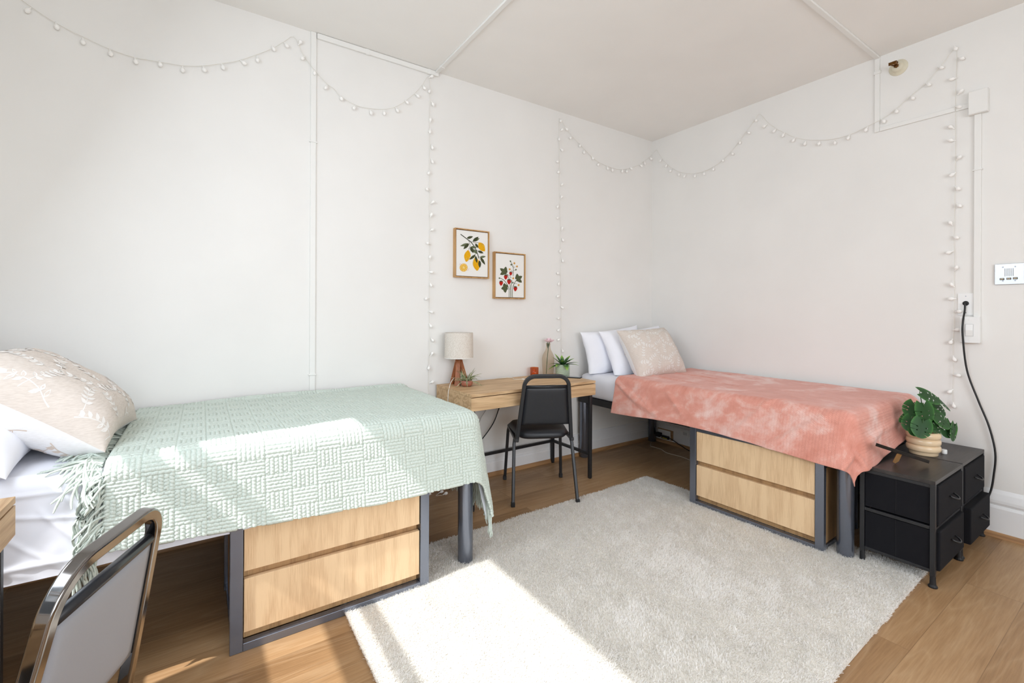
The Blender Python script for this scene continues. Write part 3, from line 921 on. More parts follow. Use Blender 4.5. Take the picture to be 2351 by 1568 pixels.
# diagonal pull folds on the near side close to the pillow end and at the foot corner
def ridge(u, v, cu, cv, angdeg, wid, lng, h):
    c, s = math.cos(math.radians(angdeg)), math.sin(math.radians(angdeg))
    x = (u - cu) * c + (v - cv) * s; y = -(u - cu) * s + (v - cv) * c
    return h * np.exp(-(y / wid) ** 2) * np.exp(-(x / lng) ** 4)
nr = normals(Pg)
hgt = np.zeros_like(Ag)
for (cu, cv, an, wd, ln, h) in ((0.10, -1.42, 60, 0.016, 0.17, 0.013), (0.13, -1.33, 58, 0.014, 0.14, 0.010), (0.16, -1.24, 55, 0.02, 0.12, 0.008), (0.10, -1.03, 45, 0.02, 0.12, 0.006),
                               (-0.25, -1.30, 80, 0.014, 0.3, 0.008), (-0.55, -1.28, 85, 0.014, 0.25, 0.009), (-0.8, -1.05, 70, 0.012, 0.2, 0.007), (-0.35, -0.9, 75, 0.012, 0.16, 0.005),
                               (0.12, -0.25, -50, 0.02, 0.2, 0.010), (0.02, -0.45, -35, 0.018, 0.25, 0.006), (0.16, 0.1, -45, 0.022, 0.2, 0.014), (-0.5, 0.10, 5, 0.02, 0.2, 0.008), (-0.2, 0.12, 12, 0.02, 0.15, 0.010)):
    hgt += ridge(Ag, Bg, cu, cv, an, wd, ln, h)
hgt += 0.0022 * wob(Ag, Bg, 31, 5.0, 7) + 0.0012 * wob(Ag, Bg, 33, 14.0, 7)
sgn = 1.0 if nr[150, 200, 2] > 0 else -1.0
Pg = Pg + nr * sgn * (hgt + 0.004)[..., None]
Pg[..., 0] = np.minimum(Pg[..., 0], -0.012)
blk = cloth_object('blanket', Pg, np.stack([Bg, Ag], -1), M_pink, 0.007)
tag(blk, 'pink plush herringbone blanket spread over the bed along the right wall', 'blanket')

# sage green basket-weave blanket ------------------------------------
def mat_green():
    g = N('sage_green_yarn')
    uv = g.n('ShaderNodeUVMap').outputs[0]
    n = g.noise(uv, 420, 3, 0.6)
    col = g.ramp(n, [(0.3, lin((188, 198, 189))), (0.7, lin((213, 221, 212)))])
    b = g.bsdf(col, 0.9, 0, 0.15)
    g.bump(b, g.noise(uv, 700, 3), 0.3, 0.002)
    return g.m
M_green = mat_green()
CU, CV = 0.092, 0.068
a = np.arange(-0.985, 0.292, 0.0021); bb = np.arange(-1.405, 0.375, 0.0022)
Ag, Bg = np.meshgrid(a, bb, indexing='ij')
kn = 0.84 + 0.16 * np.clip((Bg + 1.405) / 0.9, 0, 1)
As = np.where(Ag > 0, Ag * kn, Ag)
GC = (G['x1'] + 0.012, G['y0'] - 0.012)
def green_drape(As, Bg): return drape(As, Bg, GC, (0, -1), (1, 0), ZT + 0.016, 0.055, 0.17, 0.003, 0.4, 0.004, 0.05)
Pg = green_drape(As, Bg)
nr = normals(Pg); 
if nr[200, 200, 2] < 0: nr = -nr
iu = np.floor((Bg + 1.405) / CU).astype(int); iv = np.floor((Ag + 0.985) / CV).astype(int)
fu = ((Bg + 1.405) / CU) % 1.0; fv = ((Ag + 0.985) / CV) % 1.0
vert = ((iu + iv) % 2) == 0
NR = 6
# ropes run across (vertical cells) or along (horizontal cells)
tr = np.where(vert, fu, fv); tl = np.where(vert, fv, fu)
LEN = np.where(vert, CV, CU); WID = np.where(vert, CU, CV)
ph = tr * np.where(vert, 6, 5)
k = np.floor(ph)
prof = np.abs(np.sin(PI * ph)) ** 0.8
stitch = np.abs(np.sin(PI * (tl * np.where(vert, 5, 5.0) + 0.5 * (k % 2) + 1.1 * np.where(k % 2 == 0, 1, -1) * (ph - k)))) ** 0.6
endp = np.minimum(1, np.sin(PI * np.clip(tl, 0, 1)) * 5) ** 0.6
hgt = 0.0125 * prof * (0.68 + 0.32 * stitch) * (0.10 + 0.90 * endp)
hgt = hgt + 0.004 * wob(Ag, Bg, 12, 1.2, 5) + 0.0012 * wob(Ag, Bg, 14, 9.0, 6)
# rolled selvedge against the wall
roll = np.exp(-((Ag + 0.965) / 0.018) ** 2) * (0.5 + 0.5 * wob(Ag * 0, Bg, 17, 0.8, 3)) * 0.028 * np.clip((Bg + 1.25) / 0.3, 0, 1)
Pg2 = Pg + nr * (hgt + 0.002)[..., None]
Pg2[..., 2] += roll
Pg2[..., 1] = np.minimum(Pg2[..., 1], -0.006)
t = thing('blanket', 'sage green basket-weave blanket with fringed ends over the bed on the left', 'blanket', (G['x1'] - 0.7, -0.5, ZT))
gb = cloth_object('weave', Pg2, np.stack([Bg, Ag], -1), M_green, 0.006, t)
gb.modifiers[0].offset = -1

def strand_mesh(paths, r, seg=5):
    """many tubes into numpy arrays; paths (n, m, 3)"""
    n, m, _ = paths.shape
    T = np.gradient(paths, axis=1); T /= np.maximum(np.linalg.norm(T, axis=-1, keepdims=True), 1e-9)
    ref = np.where(np.abs(T[..., 2:3]) > 0.9, np.array([1.0, 0, 0]), np.array([0, 0, 1.0]))
    U = np.cross(T, ref); U /= np.maximum(np.linalg.norm(U, axis=-1, keepdims=True), 1e-9)
    Wv = np.cross(T, U)
    an = np.arange(seg) * 2 * PI / seg
    tap = np.ones(m); tap[-1] = 0.55
    V = paths[:, :, None, :] + r * tap[None, :, None, None] * (U[:, :, None, :] * np.cos(an)[None, None, :, None] + Wv[:, :, None, :] * np.sin(an)[None, None, :, None])
    V = V.reshape(-1, 3)
    ii, jj, kk = np.meshgrid(np.arange(n), np.arange(m - 1), np.arange(seg), indexing='ij')
    base = ii * m * seg + jj * seg
    F = np.stack([base + kk, base + (kk + 1) % seg, base + seg + (kk + 1) % seg, base + seg + kk], -1).reshape(-1, 4)
    return V, F
def fringe_top():
    """head-side fringe: lies on the bed, then hangs over the near side"""
    out = []
    r = np.random.default_rng(5)
    M = 12
    pos = np.arange(-0.975, 0.25, 0.0195)
    for a0 in pos:
        n = 11
        b0 = -1.408
        kn0 = 0.84
        aa = a0 * kn0 if a0 > 0 else a0
        p0 = green_drape(np.array([[aa]]), np.array([[b0]]))[0, 0]
        on_side = aa > -0.01
        head = r.uniform(-0.35, 0.35)
        L = r.uniform(0.11, 0.16)
        for _ in range(6 if on_side else n):
            l = L * r.uniform(0.7, 1.15)
            s = np.linspace(0, 1, M)
            if not on_side:
                h2 = head + r.uniform(-0.5, 0.5)
                curl = r.uniform(-2.6, 2.6)
                an = h2 + curl * s
                dx = -np.cumsum(np.cos(an)) * l / M; dy = np.cumsum(np.sin(an)) * l / M
                z = 0.004 + 0.016 * np.sin(PI * s) * r.uniform(0.2, 1.2) + r.uniform(0, 0.012)
                X = p0[0] + dx; Y = p0[1] + dy + r.uniform(-0.009, 0.009)
                # over the near edge the strands drop
                over = np.maximum((G['y0'] + 0.02) - Y, 0)
                Z = np.where(over > 0, ZT + z - np.minimum(over * 1.1, 0.25), ZT + z)
                Z = Z - np.where(over > 0, 0.012, 0)
                out.append(np.stack([X, np.minimum(Y, -0.012), np.maximum(Z, ZT + 0.003 - over * 1.4)], -1))
            else:
                swing = r.uniform(0.1, 0.6)
                X = p0[0] - 0.040 * np.sin(np.minimum(s * 2.2, 1) * PI / 2) * r.uniform(0.4, 1.6) + 0.008 * np.sin(s * r.uniform(3, 9) + r.uniform(0, 6))
                Y = p0[1] - 0.010 - 0.030 * r.uniform(0, 1) * np.sin(PI * np.minimum(s * 1.5, 1)) + 0.005 * np.sin(s * r.uniform(4, 9) + r.uniform(0, 6))
                Z = p0[2] + 0.008 * np.sin(np.minimum(s * 4, 1) * PI) - l * 1.35 * s
                out.append(np.stack([X, Y, Z], -1))
    return np.stack(out)
V, F = strand_mesh(fringe_top(), 0.0037)
fr = np_mesh('fringe', V, F, M_green, t, uv=V[:, :2] * 1.0)
def fringe_foot():
    out = []
    r = np.random.default_rng(9)
    M = 10
    for a0 in np.arange(-0.975, 0.285, 0.0215):
        p0 = green_drape(np.array([[a0]]), np.array([[0.376]]))[0, 0]
        for _ in range(6):
            l = r.uniform(0.085, 0.125); s = np.linspace(0, 1, M)
            X = p0[0] + r.uniform(-0.006, 0.006) + 0.006 * np.sin(s * r.uniform(2, 6) + r.uniform(0, 6)) * s
            Y = p0[1] + r.uniform(-0.008, 0.008) + 0.010 * np.sin(s * r.uniform(2, 5) + r.uniform(0, 6)) * s
            Z = p0[2] - l * s
            out.append(np.stack([X, np.minimum(Y, -0.02), Z], -1))
    return np.stack(out)
V, F = strand_mesh(fringe_foot(), 0.0032)
np_mesh('fringe', V, F, M_green, t, uv=V[:, 1:] * 1.0)

# white top sheet hanging below the green blanket ---------------------
a = np.linspace(-0.55, 0.262, 160); bb = np.linspace(-2.03, 0.27, 420)
Ag, Bg = np.meshgrid(a, bb, indexing='ij')
kn = 1.05 - 0.14 * np.clip((Bg + 1.05) / 0.35, 0, 1) + 0.14 * np.clip((Bg + 0.35) / 0.3, 0, 1) + 0.015 * np.sin(Bg * 7)
As = np.where(Ag > 0, Ag * kn, Ag)
Bs = np.where(Bg > 0, Bg * 1.45 * np.clip((Ag + 0.05) / 0.2, 0.1, 1), Bg)
Pg = drape(As, Bs, (G['x1'] + 0.003, G['y0'] - 0.006), (0, -1), (1, 0), ZT + 0.0045, 0.05, 0.15, 0.003, 2.9, 0.0, 0.0)
nr = normals(Pg)
if nr[60, 100, 2] < 0: nr = -nr
hang = np.clip((Ag + 0.02) / 0.1, 0, 1)
hgt = 0.0012 * wob(Ag, Bg, 41, 6, 6) + hang * (0.0018 * wob(Ag * 1.8, Bg, 43, 5, 6) + 0.0010 * wob(Ag, Bg, 45, 16, 6))
for (cu, cv, an, wd, ln, h) in ((0.02, -1.75, 88, 0.006, 0.35, 0.005), (0.20, -1.70, 70, 0.008, 0.14, 0.004), (0.17, -1.58, 50, 0.007, 0.10, 0.004), (0.08, -1.62, 80, 0.006, 0.2, 0.004), (-0.06, -1.72, 85, 0.006, 0.25, 0.003), (0.22, -1.62, 88, 0.008, 0.2, 0.005), (0.13, -1.5, 40, 0.007, 0.07, 0.005)):
    hgt += ridge(Ag, Bg, cu, cv, an, wd, ln, h)
Pg = Pg + nr * np.maximum(hgt, -0.002)[..., None]
sh = cloth_object('bed_sheet', Pg, np.stack([Bg, Ag], -1), M_sheet, 0.0)
tag(sh, 'white top sheet hanging from the left bed below the green blanket', 'bed sheet')
# ------------------------------------------------------------------ pillows
def pillow_fn(a, b, T, pinch=0.09, seed=0, wr=0.006):
    def f(u, v, s):
        X = a * u * (1 - pinch * (1 - v * v) * np.abs(u) ** 3)
        Y = b * v * (1 - pinch * (1 - u * u) * np.abs(v) ** 3)
        e = np.maximum((1 - u ** 4) * (1 - v ** 4), 0)
        h = T * e ** 0.55 * (1 - 0.18 * (u * u + v * v) / 2)
        w = wr * wob(u * 0.5, v * 0.5, seed + 1, 3.0, 6) * e ** 0.4 + wr * 0.6 * wob(u, v, seed + 2, 5.0, 6) * e ** 0.3
        # creases running in from the seams
        w = w - wr * 0.8 * np.maximum(0, np.sin(9 * u + seed) * np.abs(v) ** 3 + np.sin(9 * v + 2 * seed) * np.abs(u) ** 3) * e ** 0.3
        return X, Y, s * (h + w)
    return f
def frame_from(bottom, widthdir, lean, height):
    """matrix: local X along widthdir, local Y up the pillow (leaning back), local Z the front normal"""
    wx = Vector((widthdir[0], widthdir[1], 0)).normalized()
    n0 = Vector((-widthdir[1], widthdir[0], 0)).normalized() * -1     # horizontal front direction
    return wx, n0
def make_pillow(name, label, cat, group, centre, wdir, fdir, lean, a, b, T, mat, zmin=None, seed=0, roll=0.0, pinch=0.09, n=44, vines=None, wr=0.006, ymax=None, xmax=None):
    """wdir: horizontal width direction; fdir: horizontal facing direction; lean: degrees back from upright"""
    wx = Vector((wdir[0], wdir[1], 0)).normalized(); fx = Vector((fdir[0], fdir[1], 0)).normalized()
    L = math.radians(lean)
    vy = (Vector((0, 0, 1)) * math.cos(L) - fx * math.sin(L)).normalized()
    nz = (fx * math.cos(L) + Vector((0, 0, 1)) * math.sin(L)).normalized()
    if roll:
        Rm = Matrix.Rotation(math.radians(roll), 3, nz); wx = Rm @ wx; vy = Rm @ vy
    Wm, Vm, Nm = [np.array(list(q)) for q in (wx, vy, nz)]
    f = pillow_fn(a, b, T, pinch, seed, wr)
    C0 = np.array(centre)
    def place(u, v, s, off=0.0):
        X, Y, Z = f(u, v, s)
        Z = Z + s * off
        Pw = C0 + X[..., None] * Wm + Y[..., None] * Vm + Z[..., None] * Nm
        if zmin is not None: Pw[..., 2] = np.maximum(Pw[..., 2], zmin + 0.0 + off)
        if ymax is not None: Pw[..., 1] = np.minimum(Pw[..., 1], ymax)
        if xmax is not None: Pw[..., 0] = np.minimum(Pw[..., 0], xmax)
        return Pw
    t = np.sin(np.linspace(-1, 1, n + 1) * PI / 2)
    U, Vv = np.meshgrid(t, t, indexing='ij')
    PF = place(U, Vv, 1.0).reshape(-1, 3); PB = place(U, Vv, -1.0).reshape(-1, 3)
    G1 = grid_faces(n + 1, n + 1)
    Vall = np.concatenate([PF, PB]); F = np.concatenate([G1[:, ::-1], G1 + len(PF)])
    mi = np.concatenate([np.zeros(len(G1), int), np.full(len(G1), 1 if vines else 0)])
    mats = [mat]
    if vines:
        mats = [mat, vines['back'], vines['vine'], vines['vine_back']]
        VV, FF, MM = [], [], []
        def leaf(cx, cy, an, ln, wd, s, m):
            # hexagonal leaf in pillow-plane metres, mapped on to the surface
            pts = [(0, 0), (0.3, 0.5), (0.62, 0.42), (1, 0), (0.62, -0.42), (0.3, -0.5)]
            ca, sa = math.cos(an), math.sin(an)
            q = [(cx + ca * x * ln - sa * y * wd, cy + sa * x * ln + ca * y * wd) for x, y in pts]
            if any(abs(x) > a * 0.93 or abs(y) > b * 0.93 for x, y in q): return
            u = np.array([x / a for x, y in q]); v = np.array([y / b for x, y in q])
            P3 = place(u, v, s, 0.0008)
            o = sum(len(x) for x in VV)
            VV.append(P3); FF.append([[o, o + 1, o + 2, o + 3], [o, o + 3, o + 4, o + 5]]); MM.extend([m, m])
        def stem(pts, s, m, w=0.0016):
            for i in range(len(pts) - 1):
                (x0, y0), (x1, y1) = pts[i], pts[i + 1]
                if max(abs(x0), abs(x1)) > a * 0.95 or max(abs(y0), abs(y1)) > b * 0.95: continue
                dx, dy = x1 - x0, y1 - y0; L2 = math.hypot(dx, dy); nx_, ny_ = -dy / L2 * w, dx / L2 * w
                q = [(x0 + nx_, y0 + ny_), (x0 - nx_, y0 - ny_), (x1 - nx_, y1 - ny_), (x1 + nx_, y1 + ny_)]
                u = np.array([x / a for x, y in q]); v = np.array([y / b for x, y in q])
                P3 = place(u, v, s, 0.0006)
                o = sum(len(x) for x in VV)
                VV.append(P3); FF.append([[o, o + 1, o + 2, o + 3]]); MM.append(m)
        rr = random.Random(seed)
        sp = vines['sp']; ll = vines['leaf']
        for s, m in ((1.0, 2), (-1.0, 3)):
            for fam in (0, 1):
                k = -3
                while k <= 3:
                    pts = []
                    for i in range(-30, 31):
                        q = i * 0.0105
                        off = (k + 0.3) * sp + 0.020 * math.sin(q * 2 * PI / (sp * 2) + k * PI + fam * 1.1)
                        pts.append((off, q) if fam == 0 else (q, off))
                    stem(pts, s, m, vines['stem'])
                    for i in range(1, len(pts) - 1, vines['step']):
                        dx, dy = pts[i + 1][0] - pts[i - 1][0], pts[i + 1][1] - pts[i - 1][1]
                        an = math.atan2(dy, dx)
                        along = (pts[i][1] if fam == 0 else pts[i][0]) / sp - 0.3
                        if abs(along - round(along)) * sp < 0.016: continue
                        for sd in (1, -1):
                            leaf(pts[i][0], pts[i][1], an + sd * rr.uniform(0.75, 1.05), ll * rr.uniform(0.85, 1.1), ll * 0.46, s, m)
                    k += 1
        nb = len(Vall)
        Vv2 = np.concatenate(VV); Fq = np.concatenate([np.array(x) for x in FF]) + nb
        Vall = np.concatenate([Vall, Vv2]); F = np.concatenate([F, Fq]); mi = np.concatenate([mi, np.array(MM)])
    o = np_mesh(name, Vall, F, mats, mi=mi)
    if not vines:
        bm = bmesh.new(); bm.from_mesh(o.data); bmesh.ops.remove_doubles(bm, verts=bm.verts, dist=1e-4); bm.to_mesh(o.data); bm.free()
    return tag(o, label, cat, group)

def mat_linen(name, c1, c2):
    g = N(name)
    co = g.coord()
    f = g.noise(g.mapping(co, (60, 60, 420), rot=(0.3, 0.4, 0)), 1.0, 3)
    b = g.bsdf(g.ramp(f, [(0.35, lin(c1)), (0.65, lin(c2))]), 0.9, 0, 0.15)
    g.bump(b, f, 0.2, 0.001)
    return g.m
M_beige = mat_linen('beige_linen', (213, 202, 192), (225, 215, 206))
M_vine = plain('white_vine_print', (233, 229, 224), 0.85, 0, 0.2)
M_vback = mat_linen('white_linen', (236, 234, 233), (243, 242, 242))
M_vine2 = plain('taupe_vine_print', (214, 198, 184), 0.85, 0, 0.2)
VN = dict(back=M_vback, vine=M_vine, vine_back=M_vine2, sp=0.118, leaf=0.023, stem=0.0013, step=2)
VN2 = dict(VN, sp=0.150, leaf=0.028, stem=0.0015, step=2)
zb = ZT + 0.004
# bed on the right: two white pillows against the corner wall and a printed cushion
make_pillow('pillow', 'white pillow leaning flat against the back wall on the bed with the pink blanket', 'pillow', None, (-0.665, -0.130, 0.912), (1, 0), (0, -1), 12, 0.365, 0.200, 0.075, M_pillow, zb, 3, ymax=-0.008, roll=4)
make_pillow('pillow', 'white pillow between the printed cushion and the pillow against the back wall', 'pillow', None, (-0.505, -0.270, 0.905), (1, 0.0), (0, -1), 23, 0.405, 0.222, 0.085, M_pillow, zb, 5, xmax=-0.012, roll=3)
make_pillow('cushion', 'beige cushion with a white leaf vine print on the pink blanket', 'cushion', 'beige vine-print cushions', (-0.575, -0.475, 0.910), (1, -0.05), (-0.1, -1), 32, 0.295, 0.235, 0.115, M_beige, zb + 0.016, 8, roll=2, vines=VN)
# bed on the left
make_pillow('pillow', 'white pillow propped under the vine-print cushion at the left edge', 'pillow', None, (-4.39, -0.71, 0.875), (0, 1), (1, 0), 56, 0.33, 0.23, 0.085, M_pillow, zb, 11)
make_pillow('pillow', 'white pillow standing behind the vine-print cushion, barely showing at the left edge', 'pillow', None, (-4.51, -0.42, 1.00), (0, 1), (1, 0), 16, 0.33, 0.23, 0.07, M_pillow, zb, 13)
make_pillow('cushion', 'beige cushion with a white leaf vine print beside the sage green fringe', 'cushion', 'beige vine-print cushions', (-4.185, -0.625, 0.915), (0.06, 1), (1, -0.06), 54, 0.285, 0.26, 0.130, M_beige, zb + 0.008, 17, roll=0, vines=VN2)

# ------------------------------------------------------------------ things on the desk
TZ = DZ
# table lamp
LX, LY = -2.212, -0.116
t = thing('table_lamp', 'wooden tripod table lamp with a linen drum shade on the desk', 'lamp', (LX, LY, TZ))
def leg_board(an):
    b = MB()
    c, s = math.cos(an), math.sin(an)
    d = Vector((c, s, 0)); p = Vector((-s, c, 0))
    base = Vector((LX, LY, TZ))
    def pt(rad, h, k): return base + d * rad + p * k + Vector((0, 0, h))
    w0, w1 = 0.019, 0.014
    vs = [pt(0.070, 0, -w0), pt(0.070, 0, w0), pt(0.040, 0, w0), pt(0.040, 0, -w0), pt(0.022, 0.172, -w1), pt(0.022, 0.172, w1), pt(-0.002, 0.172, w1), pt(-0.002, 0.172, -w1)]
    b.add(vs, [(0, 3, 2, 1), (4, 5, 6, 7), (0, 1, 5, 4), (1, 2, 6, 5), (2, 3, 7, 6), (3, 0, 4, 7)])
    return b
for k in range(3):
    leg_board(math.radians(-128 + 120 * k)).build('leg', M_walnut, t, bevel=0.0015)
MB().lathe([(0.024, 0.160), (0.026, 0.163), (0.026, 0.174), (0.024, 0.176)], (LX, LY, TZ), 24, capt=True).build('top_block', M_walnut, t)
MB().tube([(LX, LY, TZ + 0.174), (LX, LY, TZ + 0.215)], 0.006, 12).build('stem', M_screw, t, smooth=True)
g = N('oatmeal_linen_shade')
n1 = g.noise(g.mapping(g.coord(), (160, 160, 500)), 1, 3); n2 = g.noise(g.mapping(g.coord(), (500, 500, 120)), 1, 3)
f = g.math('MULTIPLY', g.math('ADD', n1, n2), 0.5)
bsh = g.bsdf(g.ramp(f, [(0.38, lin((204, 193, 180))), (0.62, lin((233, 227, 219)))]), 0.9, 0, 0.1); g.bump(bsh, f, 0.3, 0.001)
M_shade = g.m
sh = MB().lathe([(0.101, 0.190), (0.0985, 0.366), (0.0965, 0.366), (0.099, 0.190)], (LX, LY, TZ), 56, capb=False).build('lamp_shade', M_shade, t, smooth=True)
sh.modifiers.new('es', 'EDGE_SPLIT').split_angle = math.radians(50)
MB().lathe([(0.1018, 0.188), (0.1018, 0.192), (0.0985, 0.192), (0.0985, 0.188)], (LX, LY, TZ), 56, capb=False).build('shade_rim', M_canvas, sh)
b = MB()
for k in range(3):
    a = 2 * PI * k / 3
    b.tube([(LX, LY, TZ + 0.2), (LX + 0.098 * math.cos(a), LY + 0.098 * math.sin(a), TZ + 0.2)], 0.0015, 6)
b.build('spider', M_screw, sh)
MB().ball((LX, LY, TZ + 0.255), 0.028, 14, 10, sc=(1, 1, 1.3)).build('light_bulb', M_bulb, t, smooth=True)
p = smoothpath([(LX - 0.045, LY - 0.02, TZ + 0.05), (LX - 0.075, LY - 0.05, TZ + 0.045), (-2.315, -0.19, TZ + 0.022), (-2.335, -0.215, TZ + 0.0), (-2.347, -0.225, TZ - 0.03), (-2.351, -0.225, TZ - 0.12), (-2.353, -0.215, TZ - 0.25), (-2.36, -0.15, TZ - 0.45), (-2.37, -0.09, 0.20)], 5)
MB().tube(p, 0.0026, 8).build('lamp_cord', M_wcable, t, smooth=True)
# air plant in a terracotta bowl
AX, AY = -2.200, -0.212
t = thing('air_plant', 'spiky air plant in a small terracotta bowl in front of the lamp', 'potted plant', (AX, AY, TZ))
M_terra = plain('terracotta_glass', (164, 104, 84), 0.3, 0, 0.5, var=0.15, nscale=60)
MB().lathe([(0.024, 0.0), (0.036, 0.006), (0.042, 0.020), (0.041, 0.034), (0.037, 0.042), (0.034, 0.042), (0.037, 0.032), (0.037, 0.02), (0.02, 0.008)], (AX, AY, TZ), 32).build('bowl', M_terra, t, smooth=True)
MB().lathe([(0.037, 0.022), (0.02, 0.03), (0.0, 0.032)], (AX, AY, TZ), 20, capb=False).build('soil', plain('bark_chips', (106, 78, 52), 0.9, var=0.4, nscale=120), t)
rr = random.Random(4)
M_air = N('air_plant_green')
ob = M_air.n('ShaderNodeNewGeometry'); 
nz = M_air.noise(M_air.coord(), 38, 2)
M_air.bsdf(M_air.ramp(nz, [(0.32, lin((96, 112, 74))), (0.5, lin((150, 158, 118))), (0.66, lin((206, 198, 160))), (0.8, lin((196, 130, 112)))]), 0.6, 0, 0.3)
M_air = M_air.m
b = MB()
for k in range(64):
    an = rr.uniform(0, 2 * PI); el = rr.uniform(0.15, 1.35); L = rr.uniform(0.075, 0.135) * (0.8 + 0.35 * math.sin(el))
    sag = rr.uniform(0.01, 0.06) * math.cos(el) * 1.4
    base = Vector((AX + 0.012 * math.cos(an), AY + 0.012 * math.sin(an), TZ + 0.034))
    pts = []
    for i in range(7):
        s = i / 6
        rad = L * math.cos(el) * s
        pts.append(base + Vector((math.cos(an) * rad, math.sin(an) * rad, L * math.sin(el) * s * (1 - 0.25 * s) - sag * s * s)))
    pts = [Vector((q.x, min(q.y, -0.01), max(q.z, TZ + 0.003))) for q in pts]
    b.tube(pts, [0.0046, 0.0048, 0.0043, 0.0036, 0.0028, 0.0018, 0.0006], 5, flat=(1, 0.35))
b.build('foliage', M_air, t, smooth=True)

# amber tealight holder
def glassy(name, tint, refl=0.12, rough=0.05, dif=0.06):
    g = N(name)
    tr = g.n('ShaderNodeBsdfTransparent'); tr.inputs[0].default_value = tint
    gl = g.n('ShaderNodeBsdfGlossy'); gl.inputs['Roughness'].default_value = rough
    lw = g.n('ShaderNodeLayerWeight'); lw.inputs[0].default_value = 0.35
    fac = g.math('ADD', g.math('MULTIPLY', lw.outputs['Facing'], 0.22), refl * 0.2)
    edge = g.n('ShaderNodeBsdfDiffuse'); edge.inputs[0].default_value = tuple(c * 0.7 for c in tint[:3]) + (1,)
    m0 = g.n('ShaderNodeMixShader'); m0.inputs[0].default_value = dif
    g.l(tr.outputs[0], m0.inputs[1]); g.l(edge.outputs[0], m0.inputs[2])
    mx = g.n('ShaderNodeMixShader')
    g.l(fac, mx.inputs[0]); g.l(m0.outputs[0], mx.inputs[1]); g.l(gl.outputs[0], mx.inputs[2]); g.l(mx.outputs[0], g.out.inputs[0])
    return g.m
M_amber = glassy('amber_glass', (0.90, 0.40, 0.06, 1), dif=0.14)
M_smoke = glassy('smoky_brown_glass', (0.90, 0.83, 0.74, 1))
KX, KY = -1.515, -0.075
t = thing('candle_holder', 'small amber glass candle holder on the desk', 'candle holder', (KX, KY, TZ))
MB().lathe([(0.029, 0.0), (0.033, 0.005), (0.034, 0.072), (0.0315, 0.072), (0.031, 0.012), (0.0, 0.010)], (KX, KY, TZ), 36).build('glass', M_amber, t, smooth=True)
cnd = MB().lathe([(0.019, 0.0125), (0.019, 0.034), (0.017, 0.036), (0.0, 0.036)], (KX, KY, TZ), 24, capb=False).build('tealight', plain('ivory_wax', (250, 226, 190), 0.5), t, smooth=True)
MB().lathe([(0.004, 0.036), (0.0055, 0.042), (0.003, 0.052), (0.0003, 0.060)], (KX, KY, TZ), 12, capb=False).build('flame_tip', plain('ivory_wax_tip', (255, 214, 150), 0.5), cnd, smooth=True)

# glass vase with a pink flower
VX, VY = -1.385, -0.088
t = thing('glass_vase', 'ribbed smoky glass bottle vase on the desk', 'vase', (VX, VY, TZ))
prof = [(0.036, 0.0), (0.041, 0.006), (0.0435, 0.03), (0.0475, 0.085), (0.0490, 0.125), (0.0480, 0.145), (0.0430, 0.165), (0.0330, 0.186), (0.0225, 0.206), (0.0180, 0.224), (0.0170, 0.240), (0.0185, 0.262)]
MB().lathe(prof, (VX, VY, TZ), 120, rib=(30, 0.018)).build('glass', M_smoke, t, smooth=True)
t = thing('cut_flower', 'pink flower standing in the glass vase', 'flower', (VX, VY, TZ + 0.012))
M_stem = plain('flower_stem_green', (74, 98, 62), 0.6)
st = MB().tube(smoothpath([(VX - 0.018, VY, TZ + 0.014), (VX - 0.008, VY + 0.004, TZ + 0.12), (VX + 0.001, VY, TZ + 0.22), (VX + 0.004, VY, TZ + 0.262)], 5), 0.0032, 8).build('stem', M_stem, t, smooth=True)
b = MB()
for (an, z0) in ((0.4, 0.235), (3.4, 0.245), (2.0, 0.232), (5.0, 0.24)):
    pts = [Vector((VX, VY, TZ + z0 - 0.02)), Vector((VX + 0.008 * math.cos(an), VY + 0.008 * math.sin(an), TZ + z0 + 0.01)), Vector((VX + 0.014 * math.cos(an), VY + 0.014 * math.sin(an), TZ + z0 + 0.03))]
    b.tube(pts, [0.003, 0.008, 0.001], 6, flat=(1, 0.3))
b.build('sepal', M_stem, t, smooth=True)
M_petal = plain('pink_petal', (246, 216, 222), 0.7, var=0.12, nscale=70)
fc = Vector((VX + 0.008, VY, TZ + 0.266))
def petal(b, an, el, L, wd, curl=0.3):
    d = Vector((math.cos(an), math.sin(an), 0)); p = Vector((-math.sin(an), math.cos(an), 0))
    nu, nv = 5, 6
    vs, fs = [], []
    for i in range(nv + 1):
        s = i / nv
        e2 = el + curl * s * 0.8
        r = L * s
        w = wd * math.sin(PI * min(1, s * 0.86 + 0.08)) ** 0.8
        for j in range(nu + 1):
            q = -1 + 2 * j / nu
            vs.append(fc + d * (r * math.cos(e2)) + p * (w * q) + Vector((0, 0, r * math.sin(e2) + 0.006 * q * q * s)))
    for i in range(nv):
        for j in range(nu):
            a0 = i * (nu + 1) + j; fs.append((a0, a0 + 1, a0 + nu + 2, a0 + nu + 1))
    b.add(vs, fs)
for k in range(11):
    b = MB(); petal(b, 2 * PI * k / 11 + 0.2, 0.10 + 0.1 * (k % 3), 0.047, 0.011, 0.35); b.build('petal', M_petal, t, smooth=True)
for k in range(8):
    b = MB(); petal(b, 2 * PI * k / 8 + 0.5, 0.75 + 0.12 * (k % 2), 0.036, 0.010, 0.4); b.build('petal', M_petal, t, smooth=True)

